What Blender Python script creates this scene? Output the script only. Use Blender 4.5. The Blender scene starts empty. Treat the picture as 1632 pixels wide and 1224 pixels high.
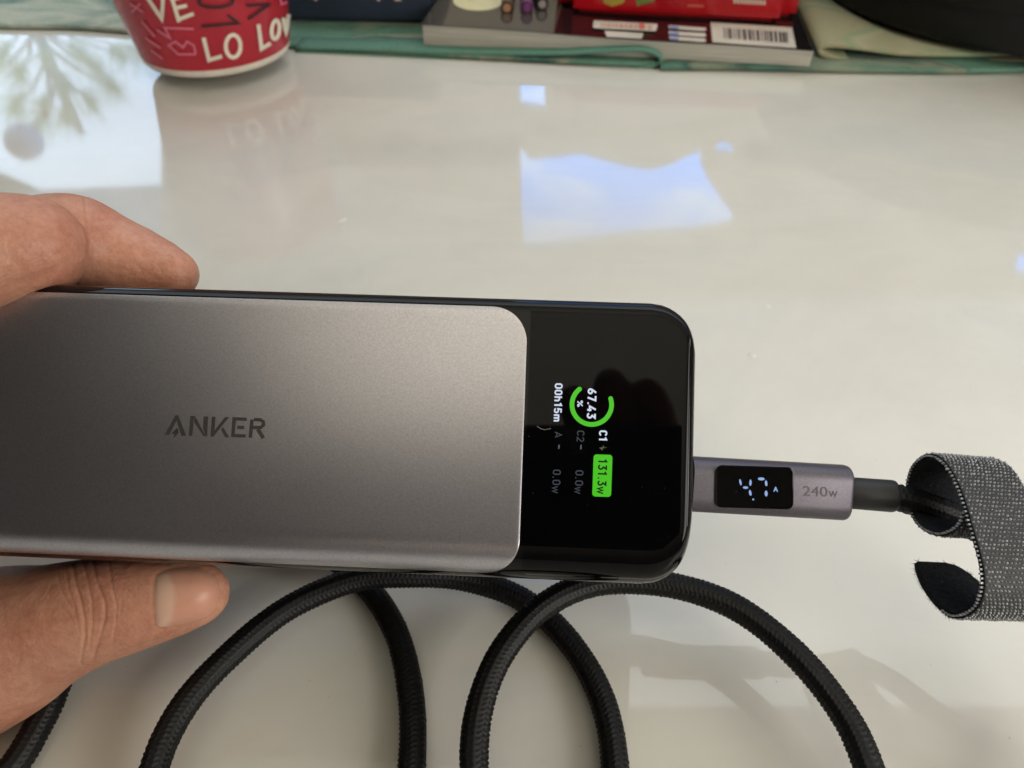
import bpy, bmesh, math, random
from mathutils import Vector, Matrix, noise
from mathutils.bvhtree import BVHTree
random.seed(7)
S = bpy.context.scene
COL = S.collection
rad = math.radians

# ------------------------------------------------------------------ camera
FPX, CX, CY = 1180.0, 816.0, 612.0          # focal length and centre in pixels of the 1632 x 1224 photograph
PITCH, H = rad(44), 0.176
RIGHT = Vector((1, 0, 0))
UP = Vector((0, math.sin(PITCH), math.cos(PITCH)))
FWD = Vector((0, math.cos(PITCH), -math.sin(PITCH)))
CAM = Vector((0, 0, H))
cd = bpy.data.cameras.new('camera'); cam = bpy.data.objects.new('camera', cd); COL.objects.link(cam)
cam.location = CAM; cam.rotation_euler = (math.pi/2 - PITCH, 0, 0)
cd.sensor_width = 36; cd.lens = 36*FPX/1632; cd.clip_start = 0.004; cd.clip_end = 200
cd.dof.use_dof = True; cd.dof.focus_distance = 0.150; cd.dof.aperture_fstop = 25
S.camera = cam

# ------------------------------------------------------------------ sky, fill lights, exposure
SKY_STRENGTH = 2.2
w = bpy.data.worlds.new('World'); S.world = w; w.use_nodes = True
nt = w.node_tree; nt.nodes.clear()
def wn(t, **k):
    n = nt.nodes.new(t)
    for a, b in k.items(): setattr(n, a, b)
    return n
tc = wn('ShaderNodeTexCoord'); mp = wn('ShaderNodeMapping'); mp.inputs['Scale'].default_value = (1.6, 1.6, 4.0)
mp.inputs['Location'].default_value = (0.35, 0.1, 0.2)
nz = wn('ShaderNodeTexNoise'); nz.inputs['Scale'].default_value = 1.7; nz.inputs['Detail'].default_value = 5; nz.inputs['Roughness'].default_value = .5
sep = wn('ShaderNodeSeparateXYZ'); L = nt.links.new
nz2 = wn('ShaderNodeTexNoise'); nz2.inputs['Scale'].default_value = 4.5; nz2.inputs['Detail'].default_value = 5; L(mp.outputs[0], nz2.inputs['Vector'])
L(tc.outputs['Generated'], mp.inputs['Vector']); L(mp.outputs[0], nz.inputs['Vector']); L(tc.outputs['Generated'], sep.inputs[0])
def mrange(sock, a, b, c, d):
    n = wn('ShaderNodeMapRange'); n.interpolation_type = 'SMOOTHSTEP'
    for k, v in zip(('From Min', 'From Max', 'To Min', 'To Max'), (a, b, c, d)): n.inputs[k].default_value = v
    L(sock, n.inputs['Value']); return n.outputs[0]
def wmath(op, a, b):
    n = wn('ShaderNodeMath', operation=op)
    for k, v in enumerate((a, b)):
        if isinstance(v, (int, float)): n.inputs[k].default_value = v
        else: L(v, n.inputs[k])
    return n.outputs[0]
cloud = wmath('ADD', mrange(nz2.outputs['Fac'], .47, .66, 0, .55), mrange(sep.outputs['X'], -.08, -.45, 0, .8))   # whiter towards the low sun on the left
cr = wn('ShaderNodeValToRGB'); cr.color_ramp.elements[0].position = 0; cr.color_ramp.elements[1].position = .8
cr.color_ramp.elements[0].color = (.03, .36, 1.25, 1); cr.color_ramp.elements[1].color = (.58, .76, .98, 1)
L(cloud, cr.inputs['Fac'])
hi = wn('ShaderNodeMix', data_type='RGBA'); L(mrange(nz.outputs['Fac'], .3, .75, 0, 1), hi.inputs[0]); hi.inputs[6].default_value = (.80, .88, .93, 1); hi.inputs[7].default_value = (1.0, 1.0, .97, 1)
veil = wn('ShaderNodeMix', data_type='RGBA'); L(mrange(sep.outputs['Z'], .50, .62, 0, 1), veil.inputs[0]); L(cr.outputs['Color'], veil.inputs[6]); L(hi.outputs[2], veil.inputs[7])
bg = wn('ShaderNodeBackground'); out = wn('ShaderNodeOutputWorld')
# overcast veil: brighter overhead than low down
L(wmath('MULTIPLY', wmath('MULTIPLY', mrange(sep.outputs['Z'], .44, .58, 1.8, .90), mrange(sep.outputs['Z'], .58, .92, 1.0, 1.25)), SKY_STRENGTH), bg.inputs['Strength'])
L(veil.outputs[2], bg.inputs['Color']); L(bg.outputs[0], out.inputs[0])

def area(name, loc, target, sx, sy, power, color, portal=False):
    d = bpy.data.lights.new(name, 'AREA'); d.shape = 'RECTANGLE'; d.size = sx; d.size_y = sy; d.energy = power; d.color = color
    o = bpy.data.objects.new(name, d); COL.objects.link(o); o.location = loc
    o.rotation_euler = (Vector(target) - Vector(loc)).to_track_quat('-Z', 'Y').to_euler()
    if portal: d.cycles.is_portal = True
    return o
area('ceiling_fill', (.20, -1.0, 0.35), (0.0, -0.7, 2.0), .9, .6, 62, (.98, .985, 1.0))  # added fill, bounced off the ceiling to brighten the metal cover
area('side_fill', (.60, -.30, .34), (.04, .06, 0), .5, .35, 4.8, (1.0, .955, .88))  # added fill for the near tabletop, no real lamp stands there

S.view_settings.view_transform = 'Standard'; S.view_settings.look = 'None'; S.view_settings.exposure = 0.0; S.view_settings.gamma = 1
S.cycles.max_bounces = 8; S.cycles.diffuse_bounces = 4; S.cycles.glossy_bounces = 4
S.cycles.sample_clamp_indirect = 6; S.cycles.caustics_reflective = False; S.cycles.caustics_refractive = False
S.cycles.use_denoising = True

# ------------------------------------------------------------------ geometry helpers
def lin(*c):
    r = [((x/255)/12.92 if x/255 <= .04045 else ((x/255+.055)/1.055)**2.4) for x in c]
    return (*r, 1)
def ray(px, py): return (FWD + RIGHT*((px-CX)/FPX) + UP*((CY-py)/FPX))
def P(px, py, d): return CAM + ray(px, py)*d                                # point at depth d (m) along the axis
def T(px, py, z=0.0):                                                       # point of the plane z
    r = ray(px, py); return CAM + r*((z-H)/r.z)
def plane_hit(px, py, o, n):
    r = ray(px, py); return CAM + r*((o-CAM).dot(n)/r.dot(n))
def proj(v):
    d = v - CAM; z = d.dot(FWD); return (CX + FPX*d.dot(RIGHT)/z, CY - FPX*d.dot(UP)/z)

def link(name, me, parent=None, mat=None, smooth=True):
    o = bpy.data.objects.new(name, me); COL.objects.link(o)
    if parent is not None: o.parent = parent; o.matrix_parent_inverse = parent.matrix_world.inverted()
    if mat is not None: me.materials.clear(); me.materials.append(mat)
    if smooth:
        me.polygons.foreach_set('use_smooth', [True]*len(me.polygons))
    me.update(); return o
def mesh(name, verts, faces, parent=None, mat=None, smooth=True, fix=True):
    me = bpy.data.meshes.new(name); me.from_pydata([tuple(v) for v in verts], [], faces); me.validate()
    if fix:
        bm = bmesh.new(); bm.from_mesh(me); bmesh.ops.recalc_face_normals(bm, faces=bm.faces); bm.to_mesh(me); bm.free()
    return link(name, me, parent, mat, smooth)
def autosmooth(o, deg=35):
    me = o.data; bm = bmesh.new(); bm.from_mesh(me)
    for e in bm.edges:
        if len(e.link_faces) == 2 and e.calc_face_angle(0) > rad(deg): e.smooth = False
    bm.to_mesh(me); bm.free(); return o
def empty(name, loc, label, cat, group=None):
    o = bpy.data.objects.new(name, None); COL.objects.link(o); o.location = loc; o.empty_display_size = .01
    o['label'] = label; o['category'] = cat
    if group: o['group'] = group
    bpy.context.view_layer.update(); return o
def grid_faces(nu, nv, cu=False, cv=False, off=0):
    f = []
    for i in range(nu if cu else nu-1):
        for j in range(nv if cv else nv-1):
            a = i*nv+j; b = ((i+1) % nu)*nv+j; c = ((i+1) % nu)*nv+(j+1) % nv; d = i*nv+(j+1) % nv
            f.append((a+off, b+off, c+off, d+off))
    return f
def catmull(pts, n):
    """smooth curve through pts (tuples of any length), n samples per span"""
    pts = [tuple(p) for p in pts]; q = [tuple(2*a-b for a, b in zip(pts[0], pts[1]))]+pts+[tuple(2*a-b for a, b in zip(pts[-1], pts[-2]))]
    r = []
    for i in range(1, len(q)-2):
        for k in range(n):
            t = k/n
            r.append(tuple(.5*((2*b)+(-a+c)*t+(2*a-5*b+4*c-d)*t*t+(-a+3*b-3*c+d)*t**3) for a, b, c, d in zip(q[i-1], q[i], q[i+1], q[i+2])))
    r.append(pts[-1]); return r
def resample(pts, step):
    """even steps along the first three coordinates"""
    out_ = [pts[0]]; acc = 0.0; last = pts[0]
    for p in pts[1:]:
        seg = (Vector(p[:3])-Vector(last[:3])).length
        while acc+seg >= step and seg > 1e-9:
            t = (step-acc)/seg; last = tuple(a+(b-a)*t for a, b in zip(last, p)); out_.append(last)
            seg = (Vector(p[:3])-Vector(last[:3])).length; acc = 0.0
        acc += seg; last = p
    return out_
def frames(pts):
    """parallel transported frames along a list of Vectors"""
    n = len(pts); tg = [(pts[min(i+1, n-1)]-pts[max(i-1, 0)]).normalized() for i in range(n)]
    a = Vector((0, 0, 1)); a = (a - tg[0]*a.dot(tg[0])).normalized(); r = []
    for i in range(n):
        a = (a - tg[i]*a.dot(tg[i])).normalized(); r.append((tg[i], a, tg[i].cross(a)))
    return r
def tube(pts, radf, seg=16, caps=True):
    fr = frames(pts); v = []; n = len(pts)
    for i, (p, (t, a, b)) in enumerate(zip(pts, fr)):
        for k in range(seg):
            th = 2*math.pi*k/seg; r = radf(i, th); v.append(p + a*(r*math.cos(th)) + b*(r*math.sin(th)))
    f = grid_faces(n, seg, cv=True)
    if caps: f.append(tuple(range(seg))[::-1]); f.append(tuple(range((n-1)*seg, n*seg)))
    return v, f
def ribbon(pl, wd):
    """mitred flat stroke: list of (x, y) -> left and right points"""
    n = len(pl); L = []; R = []
    for i in range(n):
        a = Vector(pl[max(i-1, 0)]); b = Vector(pl[i]); c = Vector(pl[min(i+1, n-1)])
        d1 = (b-a).normalized() if (b-a).length > 1e-9 else (c-b).normalized(); d2 = (c-b).normalized() if (c-b).length > 1e-9 else d1
        m = (d1+d2); m = m.normalized() if m.length > 1e-6 else d1
        nrm = Vector((-m.y, m.x)); k = 1/max(.45, m.dot(d1)); ww = wd[i] if isinstance(wd, (list, tuple)) else wd
        L.append(b+nrm*(ww/2*k)); R.append(b-nrm*(ww/2*k))
    return L, R
def strokes_mesh(name, strokes, wd, mapf, parent, mat, sub=4):
    v = []; f = []
    for st in strokes:
        ww = wd
        if isinstance(st, tuple) and isinstance(st[1], (int, float)) and isinstance(st[0], list): st, ww = st
        pl = []
        for a, b in zip(st[:-1], st[1:]):
            for k in range(sub): pl.append((a[0]+(b[0]-a[0])*k/sub, a[1]+(b[1]-a[1])*k/sub))
        pl.append(st[-1])
        L, R = ribbon(pl, ww); o = len(v)
        for l, r in zip(L, R): v += [mapf(l.x, l.y), mapf(r.x, r.y)]
        f += [(o+2*i, o+2*i+1, o+2*i+3, o+2*i+2) for i in range(len(L)-1)]
    return mesh(name, v, f, parent, mat, False, fix=False)
def polys_mesh(name, polys, mapf, parent, mat):
    bm = bmesh.new()
    for pg in polys:
        vs = [bm.verts.new(mapf(x, y)) for x, y in pg]; fc = bm.faces.new(vs)
    bmesh.ops.triangulate(bm, faces=bm.faces)
    me = bpy.data.meshes.new(name); bm.to_mesh(me); bm.free(); return link(name, me, parent, mat, False)
def text_mesh(name, body, mapf, parent, mat, bold=0.0, spacing=1.0):
    """body set in the built-in face, mapf takes (x, y) in letter heights"""
    c = bpy.data.curves.new('t', 'FONT'); c.body = body; c.size = 1; c.offset = bold; c.space_character = spacing; c.resolution_u = 4
    o = bpy.data.objects.new('t', c); COL.objects.link(o); bpy.context.view_layer.update()
    me = bpy.data.meshes.new_from_object(o.evaluated_get(bpy.context.evaluated_depsgraph_get()))
    bpy.data.objects.remove(o); bpy.data.curves.remove(c)
    xs = [v.co.x for v in me.vertices]; ys = [v.co.y for v in me.vertices]
    x0, x1, y0, y1 = min(xs), max(xs), min(ys), max(ys)
    for v in me.vertices: v.co = mapf((v.co.x-x0)/(x1-x0), (v.co.y-y0)/(y1-y0))
    me.name = name
    return link(name, me, parent, mat, False)
def apply_mods(o):
    me = bpy.data.meshes.new_from_object(o.evaluated_get(bpy.context.evaluated_depsgraph_get()))
    o.modifiers.clear(); old = o.data; o.data = me; return o
def lathe(prof, seg=64, c=Vector((0, 0, 0))):
    v = [c+Vector((r*math.cos(2*math.pi*k/seg), r*math.sin(2*math.pi*k/seg), z)) for r, z in prof for k in range(seg)]
    return v, grid_faces(len(prof), seg, cv=True)
def rbox(name, sx, sy, sz, r, mat, parent=None, mw=None, seg=3):
    bm = bmesh.new(); bmesh.ops.create_cube(bm, size=1, matrix=Matrix.Diagonal((sx, sy, sz, 1)))
    bmesh.ops.bevel(bm, geom=bm.edges[:], offset=r, segments=seg, profile=.5, affect='EDGES')
    if mw is not None: bm.transform(mw)
    me = bpy.data.meshes.new(name); bm.to_mesh(me); bm.free(); return link(name, me, parent, mat)

# ------------------------------------------------------------------ materials
class M:
    def __init__(s, name, color=(.5, .5, .5, 1), rough=.5, metal=0.0, spec=.5, **kw):
        s.m = bpy.data.materials.new(name); s.m.use_nodes = True; s.n = s.m.node_tree; s.b = s.n.nodes['Principled BSDF']
        s.b.inputs['Base Color'].default_value = color; s.b.inputs['Roughness'].default_value = rough
        s.b.inputs['Metallic'].default_value = metal; s.b.inputs['Specular IOR Level'].default_value = spec
        for k, v in kw.items(): s.b.inputs[k.replace('_', ' ')].default_value = v
    def node(s, t, **k):
        n = s.n.nodes.new(t)
        for a, b in k.items():
            if a in n.inputs: n.inputs[a].default_value = b
            else: setattr(n, a, b)
        return n
    def coord(s, scale=(1, 1, 1), kind='Object'):
        c = s.node('ShaderNodeTexCoord'); m = s.node('ShaderNodeMapping'); m.inputs['Scale'].default_value = scale
        s.n.links.new(c.outputs[kind], m.inputs['Vector']); return m.outputs[0]
    def noise(s, scale, detail=4, rough=.5, stretch=(1, 1, 1), dist=0.0, kind='Object'):
        n = s.node('ShaderNodeTexNoise', Scale=scale, Detail=detail, Roughness=rough, Distortion=dist)
        s.n.links.new(s.coord(stretch, kind), n.inputs['Vector']); return n.outputs['Fac']
    def ramp(s, fac, stops):
        r = s.node('ShaderNodeValToRGB'); e = r.color_ramp.elements
        while len(e) < len(stops): e.new(.5)
        for q, (p, c) in zip(e, stops): q.position = p; q.color = c if len(c) == 4 else (*c, 1)
        s.n.links.new(fac, r.inputs['Fac']); return r.outputs['Color']
    def color(s, sock): s.n.links.new(sock, s.b.inputs['Base Color']); return s
    def to(s, sock, inp): s.n.links.new(sock, s.b.inputs[inp]); return s
    def bump(s, fac, strength=.3, dist=.001):
        b = s.node('ShaderNodeBump', Strength=strength, Distance=dist); s.n.links.new(fac, b.inputs['Height'])
        s.n.links.new(b.outputs[0], s.b.inputs['Normal']); return s
    def mix(s, fac, a, b, mode='MIX'):
        n = s.node('ShaderNodeMix', data_type='RGBA', blend_type=mode)
        for sock, v in ((n.inputs[0], fac), (n.inputs[6], a), (n.inputs[7], b)):
            if hasattr(v, 'links') or isinstance(v, bpy.types.NodeSocket): s.n.links.new(v, sock)
            else: sock.default_value = v
        return n.outputs[2]
    def rough_range(s, fac, lo, hi):
        r = s.node('ShaderNodeMapRange'); r.inputs['To Min'].default_value = lo; r.inputs['To Max'].default_value = hi
        s.n.links.new(fac, r.inputs['Value']); s.n.links.new(r.outputs[0], s.b.inputs['Roughness']); return s
def plain(name, c, rough=.5, var=.12, scale=60, **k):
    m = M(name, c, rough, **k); a = tuple(x*(1-var) for x in c[:3])+(1,); b = tuple(min(1, x*(1+var)) for x in c[:3])+(1,)
    m.color(m.ramp(m.noise(scale), [(.3, a), (.7, b)])); return m.m
def emit(name, c, s):
    m = M(name, (0, 0, 0, 1), .3); m.b.inputs['Emission Color'].default_value = c; m.b.inputs['Emission Strength'].default_value = s; return m.m

# ================================================================== SETTING
# glossy ivory table with faint marbling
tm = M('table_lacquer', rough=.035, spec=.5, IOR=1.52)
v1 = tm.ramp(tm.noise(5.5, 6, .62, (1, 1.6, 1), 1.1), [(.40, lin(208, 205, 195)), (.5, lin(211, 208, 199)), (.66, lin(204, 203, 196))])
v2 = tm.ramp(tm.noise(26, 5, .6, (1, 1, 1), .6), [(.45, (1, 1, 1, 1)), (.75, (.95, .955, .96, 1))])
tm.color(tm.mix(1.0, v1, v2, 'MULTIPLY')); tm.rough_range(tm.noise(9, 5, .6), .02, .06)
tm.bump(tm.noise(3.0, 2, .4), .02, .004)
bm = bmesh.new(); bmesh.ops.create_cube(bm, size=1, matrix=Matrix.Translation((0.1, .45, -.014)) @ Matrix.Diagonal((1.9, 1.5, .028, 1)))
bmesh.ops.bevel(bm, geom=bm.edges[:], offset=.004, segments=3, affect='EDGES')
me = bpy.data.meshes.new('tabletop'); bm.to_mesh(me); bm.free()
tbl = empty('table', (0.1, .45, -.75), 'glossy ivory table with faint grey marbling under everything else', 'table')
link('tabletop', me, tbl, tm.m, False)
legm = plain('table_leg_paint', lin(200, 195, 185), .4)
for sx in (-.85, .85):
    for sy in (-.65, .65):
        rbox('leg', .06, .06, .722, .006, legm, tbl, Matrix.Translation((.1+sx, .45+sy, -.028-.361)))

# the room that the lacquer mirrors
wallm = plain('wall_paint', lin(206, 190, 166), .85, .05, 3)
warm = plain('ceiling_boards', lin(224, 216, 194), .8, .06, 4)
darkw = plain('reflection_dark', lin(26, 21, 17), .6, .2, 5)  # dark tone chosen to darken what the metal cover mirrors
def struct(o): o['kind'] = 'structure'; return o
WY = 2.4
def mirror_wall(px, py):
    """where the mirror ray of a table pixel meets the far wall"""
    q = T(px, py); r = ray(px, py); r = Vector((r.x, r.y, -r.z)); t = (WY-q.y)/r.y; return q + r*t
def curve_wall(name, outer, holes, depth, mat):
    c = bpy.data.curves.new(name, 'CURVE'); c.dimensions = '2D'; c.fill_mode = 'BOTH'; c.extrude = depth/2
    for pl in [outer]+holes:
        s = c.splines.new('POLY'); s.points.add(len(pl)-1); s.use_cyclic_u = True
        for p, (x, z) in zip(s.points, pl): p.co = (x, z, 0, 1)
    o = bpy.data.objects.new(name, c); COL.objects.link(o); bpy.context.view_layer.update()
    me = bpy.data.meshes.new_from_object(o.evaluated_get(bpy.context.evaluated_depsgraph_get())); bpy.data.objects.remove(o)
    me.transform(Matrix.Translation((0, WY+depth/2, 0)) @ Matrix.Rotation(math.pi/2, 4, 'X'))
    return link(name, me, None, mat, False)
def hole(pts): return [(mirror_wall(x, y).x, mirror_wall(x, y).z) for x, y in pts]
ZT = 1.66
holes = [
    hole([(-560, 52), (256, 52), (258, 400), (-560, 412)]),
    hole([(829, 130), (869, 132), (868, 160), (874, 178), (830, 171)]),
    hole([(830, 236), (845, 254), (890, 250), (925, 245), (960, 255), (1000, 266), (1035, 271), (1070, 262), (1100, 247), (1116, 242), (1121, 252), (1118, 262), (1126, 282),
          (1150, 318), (1172, 345), (1168, 362), (1110, 372), (1000, 380), (900, 392), (836, 399), (831, 330)]),
    hole([(1128, 237), (1150, 228), (1162, 230), (1176, 252), (1168, 252), (1156, 243), (1158, 251)]),
    hole([(1622, 408), (1700, 400), (1700, 450), (1618, 440)]),
]
struct(curve_wall('wall_far', [(-3.2, -.75), (3.4, -.75), (3.4, ZT), (-3.2, ZT)], holes, .05, wallm))
bld = M('sheer_blind_fabric', lin(206, 208, 206), .9)
tb = bld.node('ShaderNodeBsdfTranslucent'); tb.inputs['Color'].default_value = (.80, .86, .92, 1); ms = bld.node('ShaderNodeMixShader'); ms.inputs[0].default_value = .40
mo = [n for n in bld.n.nodes if n.type == 'OUTPUT_MATERIAL'][0]; bld.n.links.new(bld.b.outputs[0], ms.inputs[1]); bld.n.links.new(tb.outputs[0], ms.inputs[2]); bld.n.links.new(ms.outputs[0], mo.inputs[0])
bp = [mirror_wall(x, y) for x, y in ((-580, 322), (120, 300), (266, 293), (268, 430), (-580, 440))]
v = [Vector((p.x, WY-.004, p.z)) for p in bp]+[Vector((p.x, WY-.007, p.z)) for p in bp]
bl0 = mesh('window_blind', v, [(0, 1, 2, 3, 4), (5, 6, 7, 8, 9)]+[(i, (i+1) % 5, 5+(i+1) % 5, 5+i) for i in range(5)], None, bld.m, False); bl0['kind'] = 'structure'
rl = plain('rail_wood', lin(52, 40, 30), .6)
for xa, xb in ((275, 826), (1188, 2100)):
    p0 = mirror_wall(xa, 246); p1 = mirror_wall(xb, 240)
    o = rbox('wall_rail', p1.x-p0.x, .03, .075, .006, rl, None, Matrix.Translation(((p0.x+p1.x)/2, WY-.016, (p0.z+p1.z)/2))); o['kind'] = 'structure'
def slab(name, x0, x1, y0, y1, z0, z1, mat):
    bm = bmesh.new(); bmesh.ops.create_cube(bm, size=1, matrix=Matrix.Translation(((x0+x1)/2, (y0+y1)/2, (z0+z1)/2)) @ Matrix.Diagonal((x1-x0, y1-y0, z1-z0, 1)))
    me = bpy.data.meshes.new(name); bm.to_mesh(me); bm.free(); return struct(link(name, me, None, mat, False))
slab('floor', -3.2, 3.4, -3.0, 2.4, -.80, -.75, plain('floor_boards', lin(150, 138, 124), .5, .2, 4))
slab('ceiling', -.9, 3.4, -3.0, .90, 2.0, 2.06, warm)
slab('ceiling_dark_blocker', -3.2, -.9, -3.0, .90, 1.97, 2.06, darkw)  # unseen dark slab, added so the metal cover's left mirrors darkness
slab('dark_blocker_panel', -1.35, -1.29, -3.0, .6, -.75, 1.97, darkw)  # unseen dark panel, added for the same darkening of the metal
slab('wall_left', -3.25, -3.2, -3.0, 2.45, -.75, 2.06, darkw)
slab('wall_right', 3.4, 3.45, -3.0, 2.45, -.75, 2.06, wallm)
slab('wall_back', -3.2, 3.4, -3.05, -3.0, -.75, 2.06, wallm)
can = M('added_canopy_sheer', lin(190, 184, 170), .9)  # added canopy, opacity graded to soften the sky edge the table mirrors
tb = can.node('ShaderNodeBsdfTranslucent'); tb.inputs['Color'].default_value = (.62, .60, .55, 1); m1 = can.node('ShaderNodeMixShader'); m1.inputs[0].default_value = .5
tp = can.node('ShaderNodeBsdfTransparent'); m2 = can.node('ShaderNodeMixShader'); mo = [n for n in can.n.nodes if n.type == 'OUTPUT_MATERIAL'][0]
cl_ = can.n.links.new; cl_(can.b.outputs[0], m1.inputs[1]); cl_(tb.outputs[0], m1.inputs[2]); cl_(m1.outputs[0], m2.inputs[1]); cl_(tp.outputs[0], m2.inputs[2]); cl_(m2.outputs[0], mo.inputs[0])
sx_ = can.node('ShaderNodeSeparateXYZ'); cl_(can.coord((1, 1, 1)), sx_.inputs[0]); rg_ = can.node('ShaderNodeMapRange'); rg_.interpolation_type = 'SMOOTHSTEP'
for k_, v_ in zip(('From Min', 'From Max', 'To Min', 'To Max'), (2.36, 1.15, .0, 1.0)): rg_.inputs[k_].default_value = v_
ad_ = can.node('ShaderNodeMath', operation='MULTIPLY_ADD'); cl_(can.noise(1.1, 3, .5, (1, 1, 1)), ad_.inputs[0]); ad_.inputs[1].default_value = .5; ad_.inputs[2].default_value = 0
a2_ = can.node('ShaderNodeMath', operation='MULTIPLY'); cl_(sx_.outputs['Y'], rg_.inputs['Value']); a3_ = can.node('ShaderNodeMath', operation='ADD'); cl_(ad_.outputs[0], a3_.inputs[0]); a3_.inputs[1].default_value = .75
cl_(rg_.outputs[0], a2_.inputs[0]); cl_(a3_.outputs[0], a2_.inputs[1]); a2_.use_clamp = True; cl_(a2_.outputs[0], m2.inputs[0])
v = []
for i in range(31):
    t = i/30; yy = 2.405-1.3*t; zz_ = 1.64+.36*t-.05*math.sin(t*math.pi)
    for j in range(41): v.append(Vector((-3.2+6.6*j/40, yy, zz_+.010*math.sin(j*1.3)*math.sin(t*math.pi))))
cn_ = mesh('added_canopy', v, grid_faces(31, 41), None, can.m); cn_['kind'] = 'structure'
area('skylight_portal', (0.1, 1.63, 2.1), (0.1, 1.63, 0), 6.6, 1.6, 1, (1, 1, 1), True)

# ================================================================== POWER BANK
FD = .1392
roll, yaw, tilt = rad(2.0), rad(1.8), rad(4.2)
ex = (RIGHT*math.cos(roll) - UP*math.sin(roll)); ey = (UP*math.cos(roll) + RIGHT*math.sin(roll)); ez = -FWD
Rm = Matrix.Rotation(-yaw, 3, ey) ; ex = Rm @ ex; ez = Rm @ ez
Rm = Matrix.Rotation(-tilt, 3, ex); ey = Rm @ ey; ez = Rm @ ez
if ez.dot(UP) < 0: Rm = Matrix.Rotation(2*tilt, 3, ex); ey = Rm @ ey; ez = Rm @ ez
if ex.dot(FWD) > 0: Rm = Matrix.Rotation(2*yaw, 3, ey); ex = Rm @ ex; ez = Rm @ ez
BO = P(1109, 710, FD)                                   # middle of the right end of the front face
LEN, HW, TH, RC, RO = .1557, .0273, .0495, .0032, .0088
RCB = .0080                                             # softer lower edge
def bank(x, y, z): return BO + ex*x + ey*y + ez*z       # x <= 0 to the left, z = 0 on the front face
def face_xy(px, py, z=0.0):
    q = plane_hit(px, py, BO+ez*z, ez) - BO; return q.dot(ex), q.dot(ey)
def w_at(t):                                            # half height at distance t from an end
    return HW - (RO - math.sqrt(max(0, RO*RO-(RO-t)**2))) if t < RO else HW
def d_at(t, r=.0022): return (r - math.sqrt(max(0, r*r-(r-t)**2))) if t < r else 0.0
def front(x, y):                                        # height of the front surface
    t = min(-x, LEN+x); t = max(t, 0); wv = w_at(t); rc = RC if y > 0 else RCB; a = abs(y)-(wv-rc)
    z = -d_at(t)
    if a > 0: z -= rc - math.sqrt(max(0, rc*rc-min(a, rc)**2))
    return z
bk = empty('power_bank', bank(-LEN/2, 0, -TH/2), 'grey metal and glossy black power bank with a lit display, held in a hand', 'power bank')
gloss = M('black_gloss_plastic', lin(7, 7, 8), .045, spec=.22); gloss.rough_range(gloss.noise(90, 5), .03, .09)
sm = gloss.ramp(gloss.noise(700, 2, .9), [(.74, lin(8, 8, 9)), (.80, lin(60, 60, 58))]); gloss.color(sm)
alu = M('brushed_aluminium', lin(150, 143, 136), .34, metal=1.0)
alu.color(alu.ramp(alu.noise(2600, 2, .8), [(.3, lin(176, 174, 181)), (.7, lin(199, 197, 204))])); alu.bump(alu.noise(2200, 2, .7), .04, .0002); alu.rough_range(alu.noise(40, 4), .31, .36)
# body loft
tx = [0, .00015, .0005, .001, .0016, .0022, .003, .004, .0052, .0066, .0088]
xs = [-t for t in tx] + [-.0088-(LEN-.0176)*k/30 for k in range(1, 30)] + [-LEN+t for t in reversed(tx)]
v = []; NS = 16
for x in xs:
    t = min(-x, LEN+x); wv = w_at(t); dz = d_at(t)
    for a0 in (90, 180, 270, 0):
        rc = RC if a0 == 90 else RCB
        cx, cz = {90: (wv-rc, -dz-rc), 180: (-(wv-rc), -dz-rc), 270: (-(wv-rc), -TH+dz+rc), 0: (wv-rc, -TH+dz+rc)}[a0]
        # corner arcs, starting on the front face at +y and walking round
        for k in range(NS+1):
            a = {90: 0, 180: 90, 270: 180, 0: 270}[a0] + 90*k/NS
            sy, sz = (math.sin(rad(a+0)), math.cos(rad(a+0)))
            ang = a
            if a0 == 90: yy, zz = cx+rc*math.cos(rad(90*k/NS)), cz+rc*math.sin(rad(90*k/NS))
            elif a0 == 180: yy, zz = cx-rc*math.sin(rad(90*k/NS)), cz+rc*math.cos(rad(90*k/NS))
            elif a0 == 270: yy, zz = cx-rc*math.cos(rad(90*k/NS)), cz-rc*math.sin(rad(90*k/NS))
            else: yy, zz = cx+rc*math.sin(rad(90*k/NS)), cz-rc*math.cos(rad(90*k/NS))
            v.append(bank(x, yy, zz))
n1 = 4*(NS+1); f = grid_faces(len(xs), n1, cv=True); f += [tuple(range(n1)), tuple(range((len(xs)-1)*n1, len(xs)*n1))]
autosmooth(mesh('body', v, f, bk, gloss.m), 50)
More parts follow.
